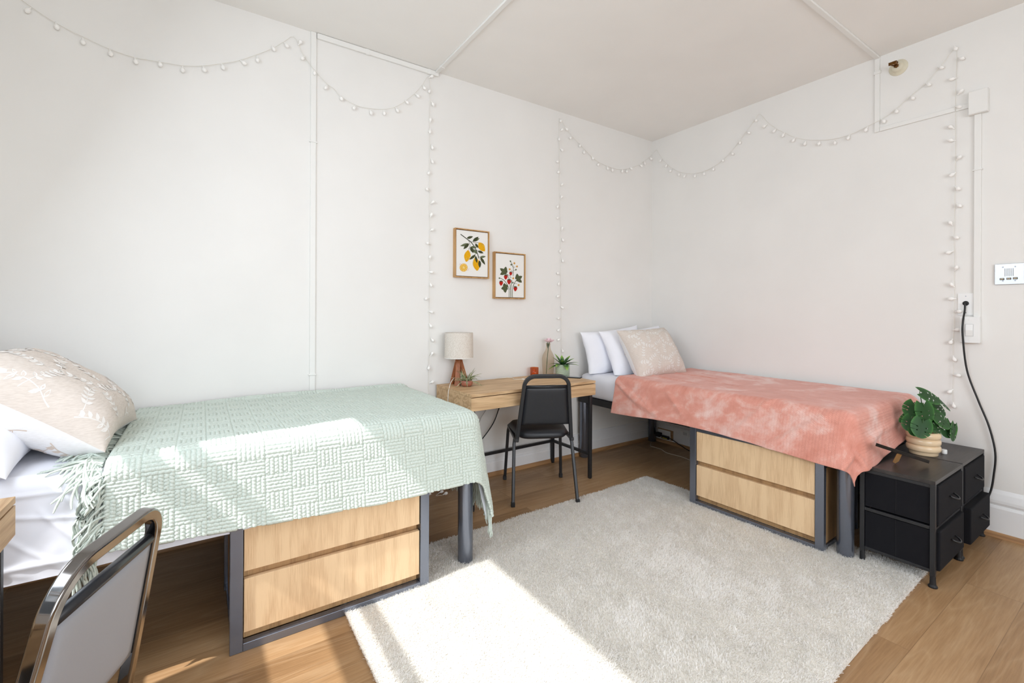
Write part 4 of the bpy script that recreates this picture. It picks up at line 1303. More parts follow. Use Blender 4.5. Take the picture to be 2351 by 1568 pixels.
# succulent in a green patterned pot
PX, PY = -1.297, -0.165
t = thing('potted_plant', 'small leafy plant in a pale green textured pot on the desk', 'potted plant', (PX, PY, TZ))
g = N('pale_green_ceramic')
xyz = g.n('ShaderNodeSeparateXYZ'); g.l(g.coord(), xyz.inputs[0])
an = g.math('MULTIPLY', g.math('ARCTAN2', xyz.outputs[1], xyz.outputs[0]), 36 / (2 * PI))
row = g.math('DIVIDE', xyz.outputs[2], 0.0082)
odd = g.math('MULTIPLY', g.math('MODULO', g.math('FLOOR', row), 2.0), 0.5)
cx = g.math('ABSOLUTE', g.math('SUBTRACT', g.math('FRACT', g.math('ADD', an, odd)), 0.5))
cy = g.math('ABSOLUTE', g.math('SUBTRACT', g.math('FRACT', row), 0.5))
dd = g.math('ADD', g.math('MULTIPLY', cx, cx), g.math('MULTIPLY', cy, cy))
dot = g.math('SMOOTH_MIN', g.math('MULTIPLY', dd, 5.0), 1.0, 0.1)
bp = g.bsdf(g.ramp(dot, [(0.15, lin((220, 229, 210))), (0.7, lin((172, 192, 164)))]), 0.5, 0, 0.4)
g.bump(bp, g.math('SUBTRACT', 1.0, dot), 0.8, 0.004)
pot = MB().lathe([(0.052, 0.0), (0.056, 0.004), (0.0575, 0.05), (0.0575, 0.092), (0.0555, 0.094), (0.0535, 0.092), (0.053, 0.07)], (PX, PY, TZ), 48).build('pot', g.m, t, smooth=True)
MB().lathe([(0.0535, 0.078), (0.03, 0.084), (0.0, 0.085)], (PX, PY, TZ), 24, capb=False).build('soil', plain('dark_potting_soil', (44, 34, 28), 0.95), t)
def mat_leaf(name, c_in, c_out, along=0):
    g = N(name)
    uvn = g.n('ShaderNodeUVMap').outputs[0]
    xy = g.n('ShaderNodeSeparateXYZ'); g.l(uvn, xy.inputs[0])
    n = g.noise(g.coord(), 25, 2)
    f = g.math('ADD', xy.outputs[1], g.math('MULTIPLY', g.math('SUBTRACT', n, 0.5), 0.25))
    col = g.ramp(f, [(0.0, lin(c_in[0])), (0.55, lin(c_in[1])), (0.95, lin(c_out))])
    g.bsdf(col, 0.48, 0, 0.28)
    return g.m
M_agave = mat_leaf('variegated_leaf', ((26, 52, 28), (44, 88, 38)), (150, 188, 84))
def blade(base, an, el, L, wd, droop, cup=0.25, n=9, m=4):
    """leaf blade grid: returns verts, faces, uv"""
    d = Vector((math.cos(an), math.sin(an), 0)); p = Vector((-math.sin(an), math.cos(an), 0))
    vs, fs, uv = [], [], []
    x = z = 0.0; e = el
    for i in range(n + 1):
        s = i / n
        w = wd * (0.35 + 1.9 * s * (1.05 - s) * 1.15) * (1 if s < 0.98 else 0.1)
        w = wd * max(0.03, math.sin(PI * (0.12 + 0.88 * s)) ** 0.8 if s > 0.4 else 0.55 + 0.45 * s / 0.4 * 1.0)
        for j in range(m + 1):
            q = -1 + 2 * j / m
            c = cup * w * q * q
            vs.append(base + d * (x - c * math.sin(e)) + p * (w * q) + Vector((0, 0, z + c * math.cos(e))))
            uv.append((j / m, s))
        x += L / n * math.cos(e); z += L / n * math.sin(e); e -= droop / n
    for i in range(n):
        for j in range(m):
            a0 = i * (m + 1) + j; fs.append((a0, a0 + 1, a0 + m + 2, a0 + m + 1))
    return vs, fs, uv
def leaves_mesh(name, items, mat, parent, clampy=None):
    V, F, U = [], [], []
    for it in items:
        vs, fs, uv = it
        o = len(V); V += [tuple(q) for q in vs]; F += [[i + o for i in f] for f in fs]; U += uv
    V = np.array(V)
    if clampy is not None: V[:, 1] = np.minimum(V[:, 1], clampy)
    ob = np_mesh(name, V, np.array(F), mat, parent, uv=np.array(U))
    return ob
rr = random.Random(12)
its = []
pb = Vector((PX, PY, TZ + 0.088))
vd = math.atan2(fw.y, fw.x)      # view direction, for spreading leaves around the pot
spec = [(180 + 20, 0.05, 0.105, 0.014, 0.75), (180, 0.28, 0.10, 0.013, 0.6), (200, -0.05, 0.115, 0.013, 0.55), (150, 1.02, 0.10, 0.017, 0.15), (168, 0.75, 0.095, 0.015, 0.2),
        (40, 0.80, 0.10, 0.016, 0.2), (15, 0.62, 0.10, 0.016, 0.3), (5, 0.30, 0.115, 0.015, 0.35), (-14, 0.2, 0.115, 0.014, 0.5), (-75, 0.35, 0.10, 0.022, 1.6), (-130, 0.45, 0.085, 0.020, 1.3), (90, 0.9, 0.09, 0.015, 0.2), (110, 0.5, 0.08, 0.014, 0.5), (65, 0.4, 0.085, 0.014, 0.5), (-40, 0.7, 0.07, 0.014, 0.5), (-100, 0.9, 0.06, 0.014, 0.4)]
ar = math.atan2(rt.y, rt.x)
for an, el, L, wd, dr in spec:
    a0 = ar + math.radians(an)
    its.append(blade(pb + Vector((math.cos(a0), math.sin(a0), 0)) * 0.010, a0, el, L * 1.08, wd * 1.05, dr))
leaves_mesh('foliage', its, M_agave, t, clampy=-0.012)

# phone and loose clear cable on the desk
t = thing('smartphone', 'smartphone lying face up at the end of the desk near the pillows', 'phone', (-1.30, -0.29, TZ), local=True, rotz=math.radians(35))
MB().box((-0.035, -0.07, 0.0), (0.035, 0.07, 0.008)).build('body', M_dark, t, bevel=0.003, bseg=3)
MB().box((-0.032, -0.066, 0.0078), (0.032, 0.066, 0.0084)).build('screen', plain('glossy_phone_glass', (150, 156, 164), 0.08, 0.6), t)
b = MB().tube(smoothpath([(-1.86, -0.04, TZ + 0.004), (-1.82, -0.08, TZ + 0.014), (-1.76, -0.10, TZ + 0.012), (-1.73, -0.09, TZ + 0.003), (-1.75, -0.14, TZ + 0.003), (-1.70, -0.17, TZ + 0.003)], 5), 0.002, 7)
b.box((-1.705, -0.182, TZ), (-1.685, -0.165, TZ + 0.009))
tag(b.build('charging_cable', M_wcable, smooth=False), 'thin clear charging cable lying on the middle of the desk', 'cable')
# cables under the desk
c = MB().tube(smoothpath([(-1.80, -0.06, 0.632), (-1.81, -0.05, 0.58), (-1.835, -0.045, 0.50), (-1.885, -0.045, 0.40), (-1.99, -0.045, 0.29), (-2.12, -0.05, 0.20), (-2.22, -0.06, 0.10), (-2.28, -0.11, 0.008)], 6), 0.0042, 8).build('power_cable', M_cable, smooth=True)
tag(c, 'black power cable curving down behind the desk', 'cable')
c = MB().tube(smoothpath([(-1.90, -0.06, 0.632), (-1.935, -0.045, 0.53), (-1.985, -0.04, 0.46), (-2.005, -0.04, 0.40), (-2.005, -0.04, 0.33), (-2.05, -0.045, 0.24), (-2.16, -0.06, 0.08), (-2.18, -0.09, 0.006)], 6), 0.0030, 8).build('power_cable', M_gcable, smooth=True)
tag(c, 'thin grey cable behind the black one under the desk', 'cable')

# ------------------------------------------------------------------ wall art
def art_px(x, y, box):
    """crop pixel -> 0..1 on the canvas"""
    (tl, tr, bl, br_) = box
    u = (x - (tl[0] + bl[0]) / 2) / ((tr[0] + br_[0]) / 2 - (tl[0] + bl[0]) / 2)
    yt = tl[1] + (tr[1] - tl[1]) * u; yb = bl[1] + (br_[1] - bl[1]) * u
    return u, 1 - (y - yt) / (yb - yt)
def make_print(name, label, x0, x1, z0, z1, depth=0.034):
    t = thing(name, label, 'framed print', ((x0 + x1) / 2, 0, z0), group='framed fruit prints')
    w = 0.008
    b = MB()
    b.box((x0, -depth, z0), (x0 + w, 0, z1)); b.box((x1 - w, -depth, z0), (x1, 0, z1))
    b.box((x0 + w, -depth, z0), (x1 - w, 0, z0 + w)); b.box((x0 + w, -depth, z1 - w), (x1 - w, 0, z1))
    b.build('frame', M_frame, t, bevel=0.001)
    MB().box((x0 + w, -0.012, z0 + w), (x1 - w, -0.001, z1 - w)).build('shadow_gap', plain('frame_inner_brown', (110, 74, 44), 0.7) if 'frame_inner_brown' not in bpy.data.materials else bpy.data.materials['frame_inner_brown'], t)
    c0, c1, e0, e1 = x0 + w + 0.004, x1 - w - 0.004, z0 + w + 0.004, z1 - w - 0.004
    MB().box((c0, -depth + 0.006, e0), (c1, -0.010, e1)).build('canvas', M_canvas, t, bevel=0.001)
    return t, (c0, c1, e0, e1, -depth + 0.006)
class Art:
    def __init__(self, rect, box): self.r, self.box, self.k = rect, box, 0
    def P(self, x, y, lay):
        u, v = art_px(x, y, self.box); c0, c1, e0, e1, yy = self.r
        return (c0 + (c1 - c0) * u, yy - 0.0004 - 0.00022 * lay, e0 + (e1 - e0) * v)
    def poly(self, b, pts, lay, mi=0):
        self.k += 1; lay = lay + 0.045 * (self.k % 16)
        q = [self.P(x, y, lay) for x, y in pts]
        cx = sum(x for x, y in pts) / len(pts); cy = sum(y for x, y in pts) / len(pts)
        vs = [self.P(cx, cy, lay)] + q; n = len(q)
        b.add(vs, [(0, 1 + i, 1 + (i + 1) % n) for i in range(n)], mi)
    def line(self, b, pts, w, lay, mi=0):
        ps = [(p.x, p.y) for p in smoothpath([Vector((x, y, 0)) for x, y in pts], 5)]
        for i in range(len(ps) - 1):
            (x0, y0), (x1, y1) = ps[i], ps[i + 1]
            L = math.hypot(x1 - x0, y1 - y0) or 1; nx, ny = -(y1 - y0) / L * w / 2, (x1 - x0) / L * w / 2
            ex, ey = (x1 - x0) / L * w * 0.15, (y1 - y0) / L * w * 0.15
            b.add([self.P(x0 + nx - ex, y0 + ny - ey, lay), self.P(x1 + nx + ex, y1 + ny + ey, lay), self.P(x1 - nx + ex, y1 - ny + ey, lay), self.P(x0 - nx - ex, y0 - ny - ey, lay)], [(0, 1, 2, 3)], mi)
    def leaf(self, b, p0, p1, w, lay, mi=0, n=9):
        (x0, y0), (x1, y1) = p0, p1
        L = math.hypot(x1 - x0, y1 - y0); dx, dy = (x1 - x0) / L, (y1 - y0) / L
        up_, dn = [], []
        for i in range(n + 1):
            s = i / n; h = w / 2 * math.sin(PI * s ** 0.85) ** 0.85
            up_.append((x0 + dx * L * s - dy * h, y0 + dy * L * s + dx * h)); dn.append((x0 + dx * L * s + dy * h, y0 + dy * L * s - dx * h))
        self.poly(b, up_ + list(reversed(dn[1:-1])), lay, mi)
    def disc(self, b, cx, cy, rx, ry, lay, mi=0, n=24, a0=0, a1=2 * PI):
        pts = [(cx + rx * math.cos(a0 + (a1 - a0) * i / n), cy + ry * math.sin(a0 + (a1 - a0) * i / n)) for i in range(n if a1 - a0 > 6 else n + 1)]
        self.poly(b, pts, lay, mi)
    def star(self, b, cx, cy, r0, r1, n, lay, mi=0):
        pts = []
        for i in range(2 * n):
            r = r0 if i % 2 == 0 else r1; a = PI * i / n
            pts.append((cx + r * math.cos(a), cy + r * math.sin(a)))
        self.poly(b, pts, lay, mi)
paint = lambda n, c: plain(n, c, 0.85, 0, 0.2, var=0.08, nscale=150)
A_leafd, A_leafl, A_stem = paint('print_dark_green', (66, 70, 46)), paint('print_grey_green', (104, 110, 82)), paint('print_stem_brown', (70, 72, 54))
A_yel, A_yell, A_yelp = paint('print_lemon_yellow', (228, 168, 24)), paint('print_lemon_light', (246, 208, 96)), paint('print_pith', (240, 214, 140))
A_pink, A_red, A_gold = paint('print_blossom_pink', (228, 190, 176)), paint('print_berry_red', (178, 36, 28)), paint('print_flower_gold', (206, 150, 60))
t, rect = make_print('framed_print', 'framed print of lemons on a leafy branch, the upper of the two prints', -2.203, -1.913, 1.502, 1.860)
A = Art(rect, ((235, 165), (1085, 265), (230, 1390), (1065, 1440)))
b = MB(); A.line(b, [(345, 295), (430, 360), (520, 430), (610, 500), (690, 600), (750, 710), (800, 840), (830, 940)], 20, 1)
A.line(b, [(550, 450), (580, 540), (590, 610), (555, 700)], 9, 1); A.line(b, [(600, 490), (660, 500), (740, 520), (815, 512)], 9, 1); A.line(b, [(740, 830), (700, 850), (660, 900)], 9, 1); A.line(b, [(750, 700), (800, 750)], 9, 1); A.line(b, [(830, 890), (870, 910)], 9, 1); A.line(b, [(560, 540), (520, 560)], 8, 1)
b.build('branch', A_stem, t)
b = MB()
for p0, p1, w in (((505, 400), (668, 355), 68), ((665, 490), (815, 362), 80), ((560, 540), (418, 690), 78), ((730, 545), (815, 660), 62), ((600, 630), (683, 795), 78), ((800, 740), (955, 800), 66), ((735, 845), (575, 970), 68), ((735, 870), (782, 1062), 62), ((845, 990), (858, 1190), 78), ((870, 905), (1002, 1110), 70)):
    A.leaf(b, p0, p1, w, 3)
for p0, p1, w in (((690, 480), (845, 402), 66), ((560, 545), (332, 608), 72), ((610, 630), (772, 650), 66), ((670, 690), (775, 820), 70), ((860, 905), (1020, 888), 58)):
    A.leaf(b, p0, p1, w, 2, 1)
b.build('painted_leaves', [A_leafd, A_leafl], t)
def lemon(pts, hi):
    b = MB(); q = [(v.x, v.y) for v in smoothpath([Vector((x, y, 0)) for x, y in pts + pts[:1]], 5)[:-1]]
    A.poly(b, q, 2.4, 0)
    A.line(b, hi, 16, 3.9, 1)
    b.build('painted_lemon', [A_yel, A_yell], t)
lemon([(820, 512), (900, 522), (965, 570), (992, 650), (998, 735), (970, 752), (900, 735), (830, 680), (810, 600)], [(890, 540), (930, 570), (958, 620)])
lemon([(545, 712), (585, 770), (606, 850), (592, 920), (560, 970), (520, 1015), (490, 1026), (468, 1000), (440, 920), (438, 850), (470, 780), (515, 730)], [(480, 935), (530, 950), (585, 900)])
lemon([(730, 890), (790, 950), (830, 1010), (850, 1100), (840, 1190), (810, 1250), (785, 1265), (755, 1250), (700, 1180), (665, 1090), (672, 1010), (705, 940)], [(690, 1000), (675, 1060), (685, 1110)])
b = MB()
A.disc(b, 425, 1180, 104, 108, 1, 0); A.disc(b, 425, 1180, 90, 94, 2, 1)
for k in range(9):
    a0 = 2 * PI * k / 9 + 0.2
    A.poly(b, [(425 + 16 * math.cos(a0 + 0.35), 1180 + 16 * math.sin(a0 + 0.35))] + [(425 + 80 * math.cos(a0 + 0.08 + 0.54 * i / 5), 1180 + 84 * math.sin(a0 + 0.08 + 0.54 * i / 5)) for i in range(6)], 3, 0)
b.build('painted_lemon_slice', [A_yel, A_yelp], t)
b = MB()
for cx, cy in ((740, 510), (720, 525), (590, 745), (575, 760), (845, 965), (825, 985), (865, 975), (335, 1075), (360, 1095), (545, 1235), (535, 1250), (560, 1215), (320, 1100)):
    A.star(b, cx, cy, 14, 6, 5, 3.6)
b.build('painted_blossom', A_pink, t)
t, rect = make_print('framed_print', 'framed print of strawberries and flowers, the lower of the two prints', -1.866, -1.575, 1.354, 1.714)
A = Art(rect, ((205, 170), (1005, 240), (195, 1410), (1000, 1420)))
b = MB()
for pts, w in (([(575, 1412), (575, 1250), (560, 1150), (520, 1060), (470, 980), (420, 930), (340, 880)], 14), ([(625, 1412), (622, 1250), (630, 1100), (648, 930)], 18), ([(672, 1412), (668, 1250), (685, 1110), (720, 1020), (790, 920)], 15), ([(600, 1200), (598, 1050)], 12), ([(688, 820), (690, 700), (692, 580), (665, 500), (630, 430)], 12), ([(700, 580), (740, 555)], 8), ([(695, 672), (745, 645)], 8), ([(690, 735), (665, 690), (630, 650)], 8), ([(460, 700), (520, 780), (545, 830), (575, 900)], 12), ([(520, 775), (580, 800), (635, 865)], 9), ([(585, 865), (635, 865)], 7), ([(720, 1040), (760, 1025), (795, 1035)], 8), ([(690, 1085), (725, 1095), (745, 1120)], 8), ([(690, 570), (660, 540)], 8)):
    A.line(b, pts, w, 1)
b.build('painted_stems', A_leafl, t)
b = MB()
for c, tips in (((470, 715), ((480, 550), (318, 600), (320, 778), (450, 775), (522, 660))), ((800, 900), ((800, 745), (950, 815), (940, 995), (830, 970), (755, 830))), ((450, 1150), ((440, 1015), (540, 1060), (355, 1178), (470, 1290), (540, 1190)))):
    for tp in tips:
        cc = (c[0] * 0.8 + sum(q[0] for q in tips) / 5 * 0.2, c[1] * 0.8 + sum(q[1] for q in tips) / 5 * 0.2)
        A.leaf(b, cc, tp, 96, 1.6)
    A.disc(b, (c[0] + sum(q[0] for q in tips) / 5) / 2, (c[1] + sum(q[1] for q in tips) / 5) / 2, 52, 52, 1.8)
b.build('painted_leaves', paint('print_moss_green', (84, 90, 62)), t)
for cx, cy, s in ((478, 845, 1.0), (572, 975, 1.1), (618, 745, 0.82), (350, 1018, 1.02), (752, 1172, 1.02)):
    b = MB()
    q = [(v.x, v.y) for v in smoothpath([Vector((cx + x * s, cy + y * s, 0)) for x, y in ((0, -48), (38, -46), (52, -12), (36, 34), (-4, 72), (-36, 34), (-50, -8), (-40, -44), (0, -48))], 4)[:-1]]
    A.poly(b, q, 2.4, 0)
    for k in range(5): A.leaf(b, (cx, cy - 44 * s), (cx + 52 * s * math.cos(PI + PI * k / 4), cy - 44 * s + 30 * s * math.sin(PI + PI * k / 4) - 4), 20 * s, 2.9, 1)
    b.build('painted_strawberry', [A_red, A_leafd], t)
for cx, cy in ((720, 455), (795, 545), (588, 625), (690, 878), (845, 1068)):
    b = MB(); A.star(b, cx, cy, 38, 20, 7, 2.2); A.disc(b, cx, cy, 12, 12, 2.6); b.build('painted_flower', A_gold, t)
b = MB()
for cx, cy, an in ((610, 405, 1.1), (635, 500, 0.9), (762, 640, 2.4), (310, 880, 0.4), (675, 1005, 2.0)):
    for d in (-0.5, 0, 0.5): A.leaf(b, (cx + 24 * math.cos(an), cy + 24 * math.sin(an)), (cx - 34 * math.cos(an + d), cy - 34 * math.sin(an + d)), 24, 2.2)
b.build('painted_buds', A_leafl, t)
# ------------------------------------------------------------------ string lights
LC=[(-4.54,2.772),(-4.475,2.71),(-4.409,2.669),(-4.373,2.646),(-4.292,2.601),(-4.199,2.57),(-4.099,2.541),(-4.004,2.53),(-3.902,2.539),(-3.806,2.549),(-3.718,2.575),(-3.632,2.614),(-3.543,2.66),(-3.465,2.715),(-3.386,2.775),(-3.324,2.835),(-3.27,2.885),(-3.231,2.824),(-3.211,2.786),(-3.153,2.719),(-3.078,2.656),(-3.042,2.64),(-3.001,2.604),(-2.907,2.571),(-2.819,2.571),(-2.724,2.59),(-2.646,2.625),(-2.572,2.685),(-2.506,2.754),(-2.451,2.828),(-2.414,2.894),(-2.4,2.895),(-2.398,2.874),(-2.394,2.813),(-2.395,2.562),(-2.394,2.25),(-2.394,2.093),(-2.391,1.82),(-2.393,1.727),(-2.39,1.688),(-2.391,1.437),(-2.391,1.163),(-2.393,0.928),(-2.396,0.748),(-2.395,0.635)]
LB=[(-4.384,2.624),(-4.287,2.583),(-4.196,2.542),(-4.095,2.519),(-3.998,2.509),(-3.9,2.525),(-3.805,2.524),(-3.71,2.554),(-3.624,2.593),(-3.524,2.648),(-3.458,2.685),(-3.375,2.775),(-3.306,2.817),(-3.233,2.863),(-3.22,2.77),(-3.153,2.7),(-3.087,2.63),(-2.994,2.587),(-2.916,2.549),(-2.807,2.544),(-2.72,2.561),(-2.63,2.603),(-2.561,2.675),(-2.484,2.739),(-2.437,2.808),(-2.383,2.905),(-2.401,2.795),(-2.372,2.711),(-2.391,2.599),(-2.394,2.513),(-2.375,2.404),(-2.374,2.307),(-2.402,2.222),(-2.414,2.107),(-2.368,2.024),(-2.381,1.934),(-2.373,1.829),(-2.407,1.73),(-2.39,1.634),(-2.378,1.529),(-2.382,1.437),(-2.418,1.341),(-2.376,1.249),(-2.382,1.149),(-2.367,1.049),(-2.37,0.957),(-2.396,0.854),(-2.368,0.756),(-2.412,0.668)]
RCA=[(-1.176,0.878),(-1.184,1.127),(-1.19,1.41),(-1.198,1.906),(-1.21,2.317),(-1.212,2.524),(-1.216,2.704),(-1.214,2.892),(-1.142,2.825),(-1.069,2.77),(-0.98,2.72),(-0.908,2.678),(-0.833,2.638),(-0.742,2.606),(-0.649,2.593),(-0.553,2.587),(-0.476,2.591),(-0.38,2.614),(-0.304,2.641),(-0.2,2.686),(-0.137,2.731),(-0.056,2.788),(-0.016,2.82)]
RBA=[(-1.204,2.871),(-1.187,2.802),(-1.219,2.713),(-1.184,2.627),(-1.236,2.52),(-1.226,2.435),(-1.182,2.338),(-1.189,2.232),(-1.233,2.141),(-1.232,2.047),(-1.181,1.965),(-1.171,1.863),(-1.203,1.769),(-1.173,1.686),(-1.226,1.579),(-1.218,1.489),(-1.225,1.385),(-1.174,1.29),(-1.217,1.199),(-1.219,1.099),(-1.217,1.018),(-1.171,0.919),(-1.134,2.816),(-1.092,2.752),(-0.984,2.707),(-0.935,2.657),(-0.827,2.626),(-0.762,2.583),(-0.642,2.569),(-0.58,2.564),(-0.449,2.576),(-0.387,2.587),(-0.321,2.625),(-0.182,2.676),(-0.133,2.71),(-0.038,2.773)]
RCB=[(-0.06,2.856),(-0.08,2.826),(-0.129,2.747),(-0.19,2.677),(-0.249,2.622),(-0.323,2.572),(-0.407,2.537),(-0.493,2.515),(-0.581,2.512),(-0.676,2.531),(-0.753,2.563),(-0.836,2.619),(-0.908,2.685),(-0.961,2.744),(-1.033,2.815),(-1.062,2.851),(-1.095,2.818),(-1.14,2.751),(-1.199,2.689),(-1.261,2.636),(-1.339,2.576),(-1.415,2.536),(-1.508,2.505),(-1.594,2.486),(-1.688,2.485),(-1.76,2.501),(-1.868,2.53),(-1.945,2.571),(-2.019,2.629),(-2.09,2.677),(-2.155,2.747),(-2.212,2.821),(-2.231,2.816),(-2.229,2.65),(-2.227,2.483),(-2.228,2.279),(-2.227,2.09),(-2.224,1.829),(-2.223,1.668),(-2.226,1.602),(-2.224,1.449),(-2.227,1.34),(-2.223,1.26),(-2.226,1.187),(-2.219,1.085),(-2.222,0.983),(-2.222,0.888),(-2.22,0.8),(-2.222,0.699)]
RBB=[(-0.111,2.731),(-0.18,2.661),(-0.228,2.601),(-0.323,2.545),(-0.383,2.514),(-0.491,2.489),(-0.583,2.487),(-0.673,2.505),(-0.762,2.556),(-0.848,2.591),(-0.911,2.665),(-0.986,2.724),(-1.044,2.804),(-1.108,2.735),(-1.184,2.672),(-1.251,2.618),(-1.326,2.557),(-1.406,2.507),(-1.5,2.479),(-1.601,2.456),(-1.682,2.464),(-1.784,2.486),(-1.882,2.51),(-1.881,2.515),(-1.949,2.552),(-2.03,2.607),(-2.107,2.661),(-2.165,2.74),(-2.227,2.825),(-2.255,2.754),(-2.211,2.651),(-2.251,2.563),(-2.244,2.473),(-2.206,2.369),(-2.207,2.287),(-2.246,2.176),(-2.213,2.079),(-2.24,1.991),(-2.247,1.889),(-2.207,1.795),(-2.234,1.703),(-2.199,1.618),(-2.234,1.525),(-2.214,1.425),(-2.212,1.34),(-2.248,1.266),(-2.24,1.158),(-2.211,1.081),(-2.228,0.98),(-2.243,0.888),(-2.207,0.785),(-2.226,0.703)]
bulb_mesh = None
def bulb_data():
    global bulb_mesh
    if bulb_mesh is None:
        b = MB()
        b.lathe([(0.0028, 0.0), (0.0030, 0.006), (0.0038, 0.011), (0.0072, 0.0145), (0.0098, 0.0195), (0.0105, 0.025), (0.0094, 0.0305), (0.0062, 0.0350), (0.002, 0.0375)], (0, 0, 0), 14, capt=True)
        o = b.build('bulb', M_bulb, smooth=True)
        bulb_mesh = o.data
        bpy.data.objects.remove(o)
    return bulb_mesh
def strand(label, loc, cord3, bulbs3):
    t = thing('string_lights', label, 'string lights', loc, group='white globe string lights')
    pts = smoothpath([Vector(p) for p in cord3], 3)
    rr = random.Random(len(cord3))
    pts = [p + Vector((rr.uniform(-1, 1), 0, rr.uniform(-1, 1))) * 0.0012 if i % 3 else p for i, p in enumerate(pts)]
    MB().tube(pts, 0.0013, 5).build('cord', M_wcable, t, smooth=True)
    off = Vector(loc)
    for bp in bulbs3:
        bp = Vector(bp)
        near = min(pts, key=lambda q: (q - bp).length)
        d = bp - near
        if d.length < 0.012: d = Vector((d.x, d.y, -0.02))
        d = d.normalized()
        o = bpy.data.objects.new('bulb', bulb_data()); COL.objects.link(o); o.parent = t
        o.location = bp - d * 0.024 - off
        o.rotation_euler = d.to_track_quat('Z', 'Y').to_euler()
    return t
yA = -0.0135
cL = [(x, yA, z) for x, z in LC] + [(-2.40, -0.04, 0.40), (-2.41, -0.06, 0.15), (-2.42, -0.10, 0.006), (-2.36, -0.12, 0.006), (-2.40, -0.15, 0.006), (-2.36, -0.165, 0.006)]
bL = [(x, -0.018, z) for x, z in LB] + [(-2.345, -0.125, 0.0125), (-2.334, -0.168, 0.0125), (-2.425, -0.105, 0.0125)]
strand('white globe string lights swagged along the left-hand wall and hanging down beside the lamp', (-2.39, 0, 0.64), cL, bL)
cR = [(-1.178, yA, 0.76)] + [(x, yA, z) for x, z in RCA] + [(-0.016, -0.016, 2.828)] + [(-0.0145, y, z) for y, z in RCB]
bR = [(x, -0.018, z) for x, z in RBA] + [(-0.019, y, z) for y, z in RBB]
strand('white globe string lights rising behind the vase and swagged around the corner', (-1.19, 0, 0.76), cR, bR)

# ------------------------------------------------------------------ things on the drawer units
NZ = NH
QX, QY = -0.450, -2.195
t = thing('potted_plant', 'split-leaf plant in a beige ringed pot on the black drawer units', 'potted plant', (QX, QY, NZ))
M_ringpot = plain('glossy_beige_ceramic', (226, 200, 164), 0.18, 0, 0.5, var=0.04, nscale=14)
prof = [(0.060, 0.0), (0.062, 0.004), (0.063, 0.018)]
for k in range(3):
    z0 = 0.020 + k * 0.0345
    for i in range(9):
        a = -PI / 2 + PI * i / 8
        prof.append((0.0645 + 0.0095 * math.cos(a) ** 0.8 if abs(a) < 1.57 else 0.0645, z0 + 0.0165 + 0.0165 * math.sin(a)))
prof += [(0.064, 0.124), (0.058, 0.1235), (0.056, 0.10), (0.056, 0.09)]
MB().lathe(prof, (QX, QY, NZ), 64).build('pot', M_ringpot, t, smooth=True)
MB().lathe([(0.0565, 0.098), (0.03, 0.102), (0.0, 0.103)], (QX, QY, NZ), 28, capb=False).build('soil', bpy.data.materials['dark_potting_soil'], t)
M_mon = mat_leaf('split_leaf_green', ((26, 58, 24), (38, 82, 34)), (72, 130, 56))
def split_leaf(centre, tip2, size, nrm, seed, narrow=1.0):
    """tip2: direction to the tip; nrm: leaf normal"""
    r = random.Random(seed)
    tip = Vector(tip2).normalized(); nn = Vector(nrm); nn = (nn - tip * nn.dot(tip)).normalized(); sd = tip.cross(nn).normalized()
    vs, fs, uv = [], [], []
    L = size
    org = Vector(centre) - tip * L * 0.42
    def put(x, y):     # x along the midrib, y sideways
        bend = 0.10 * L * (x / L) ** 2 + 0.22 * abs(y) * abs(y) / L - 0.05 * abs(y)
        return org + tip * x + sd * (y * narrow) - nn * bend
    lobes = 6
    for s in (-1, 1):
        for k in range(lobes):
            t0, t1 = k / lobes, (k + 1) / lobes
            nq, nt = 6, 4
            o = len(vs)
            cut = 0.24 if (k, s) in ((2, 1), (3, -1)) else 0.0
            for i in range(nq + 1):
                q = i / nq
                for j in range(nt + 1):
                    f = j / nt
                    g0 = cut * max(0, q - 0.42)
                    tt = t0 + (t1 - t0) * (g0 + (1 - 2 * g0) * f)
                    m = (0.10 + 0.86 * tt ** 0.9) * L
                    ph = math.radians(134 - 100 * tt)
                    ell = L * (0.52 * (1 - 0.3 * tt * tt) * math.sin(PI * (0.24 + 0.755 * tt)) ** 0.85 + 0.005)
                    x = m * (1 - 0.0) + math.cos(ph) * ell * q; y = math.sin(ph) * ell * q
                    vs.append(put(x, s * y)); uv.append((0.5 + s * 0.5 * q, 0.15 + 0.6 * q * q + r.uniform(0, 0.05)))
            for i in range(nq):
                for j in range(nt):
                    a0 = o + i * (nt + 1) + j
                    if k in (2, 3) and i == 2 and j == 0: continue       # small holes along the midrib
                    fs.append((a0, a0 + 1, a0 + nt + 2, a0 + nt + 1))
    return vs, fs, uv, org
stems = MB(); veins = MB(); its = []
dep0 = (Vector((QX, QY, 0)) - Vector((CAM.x, CAM.y, 0))).dot(fw)
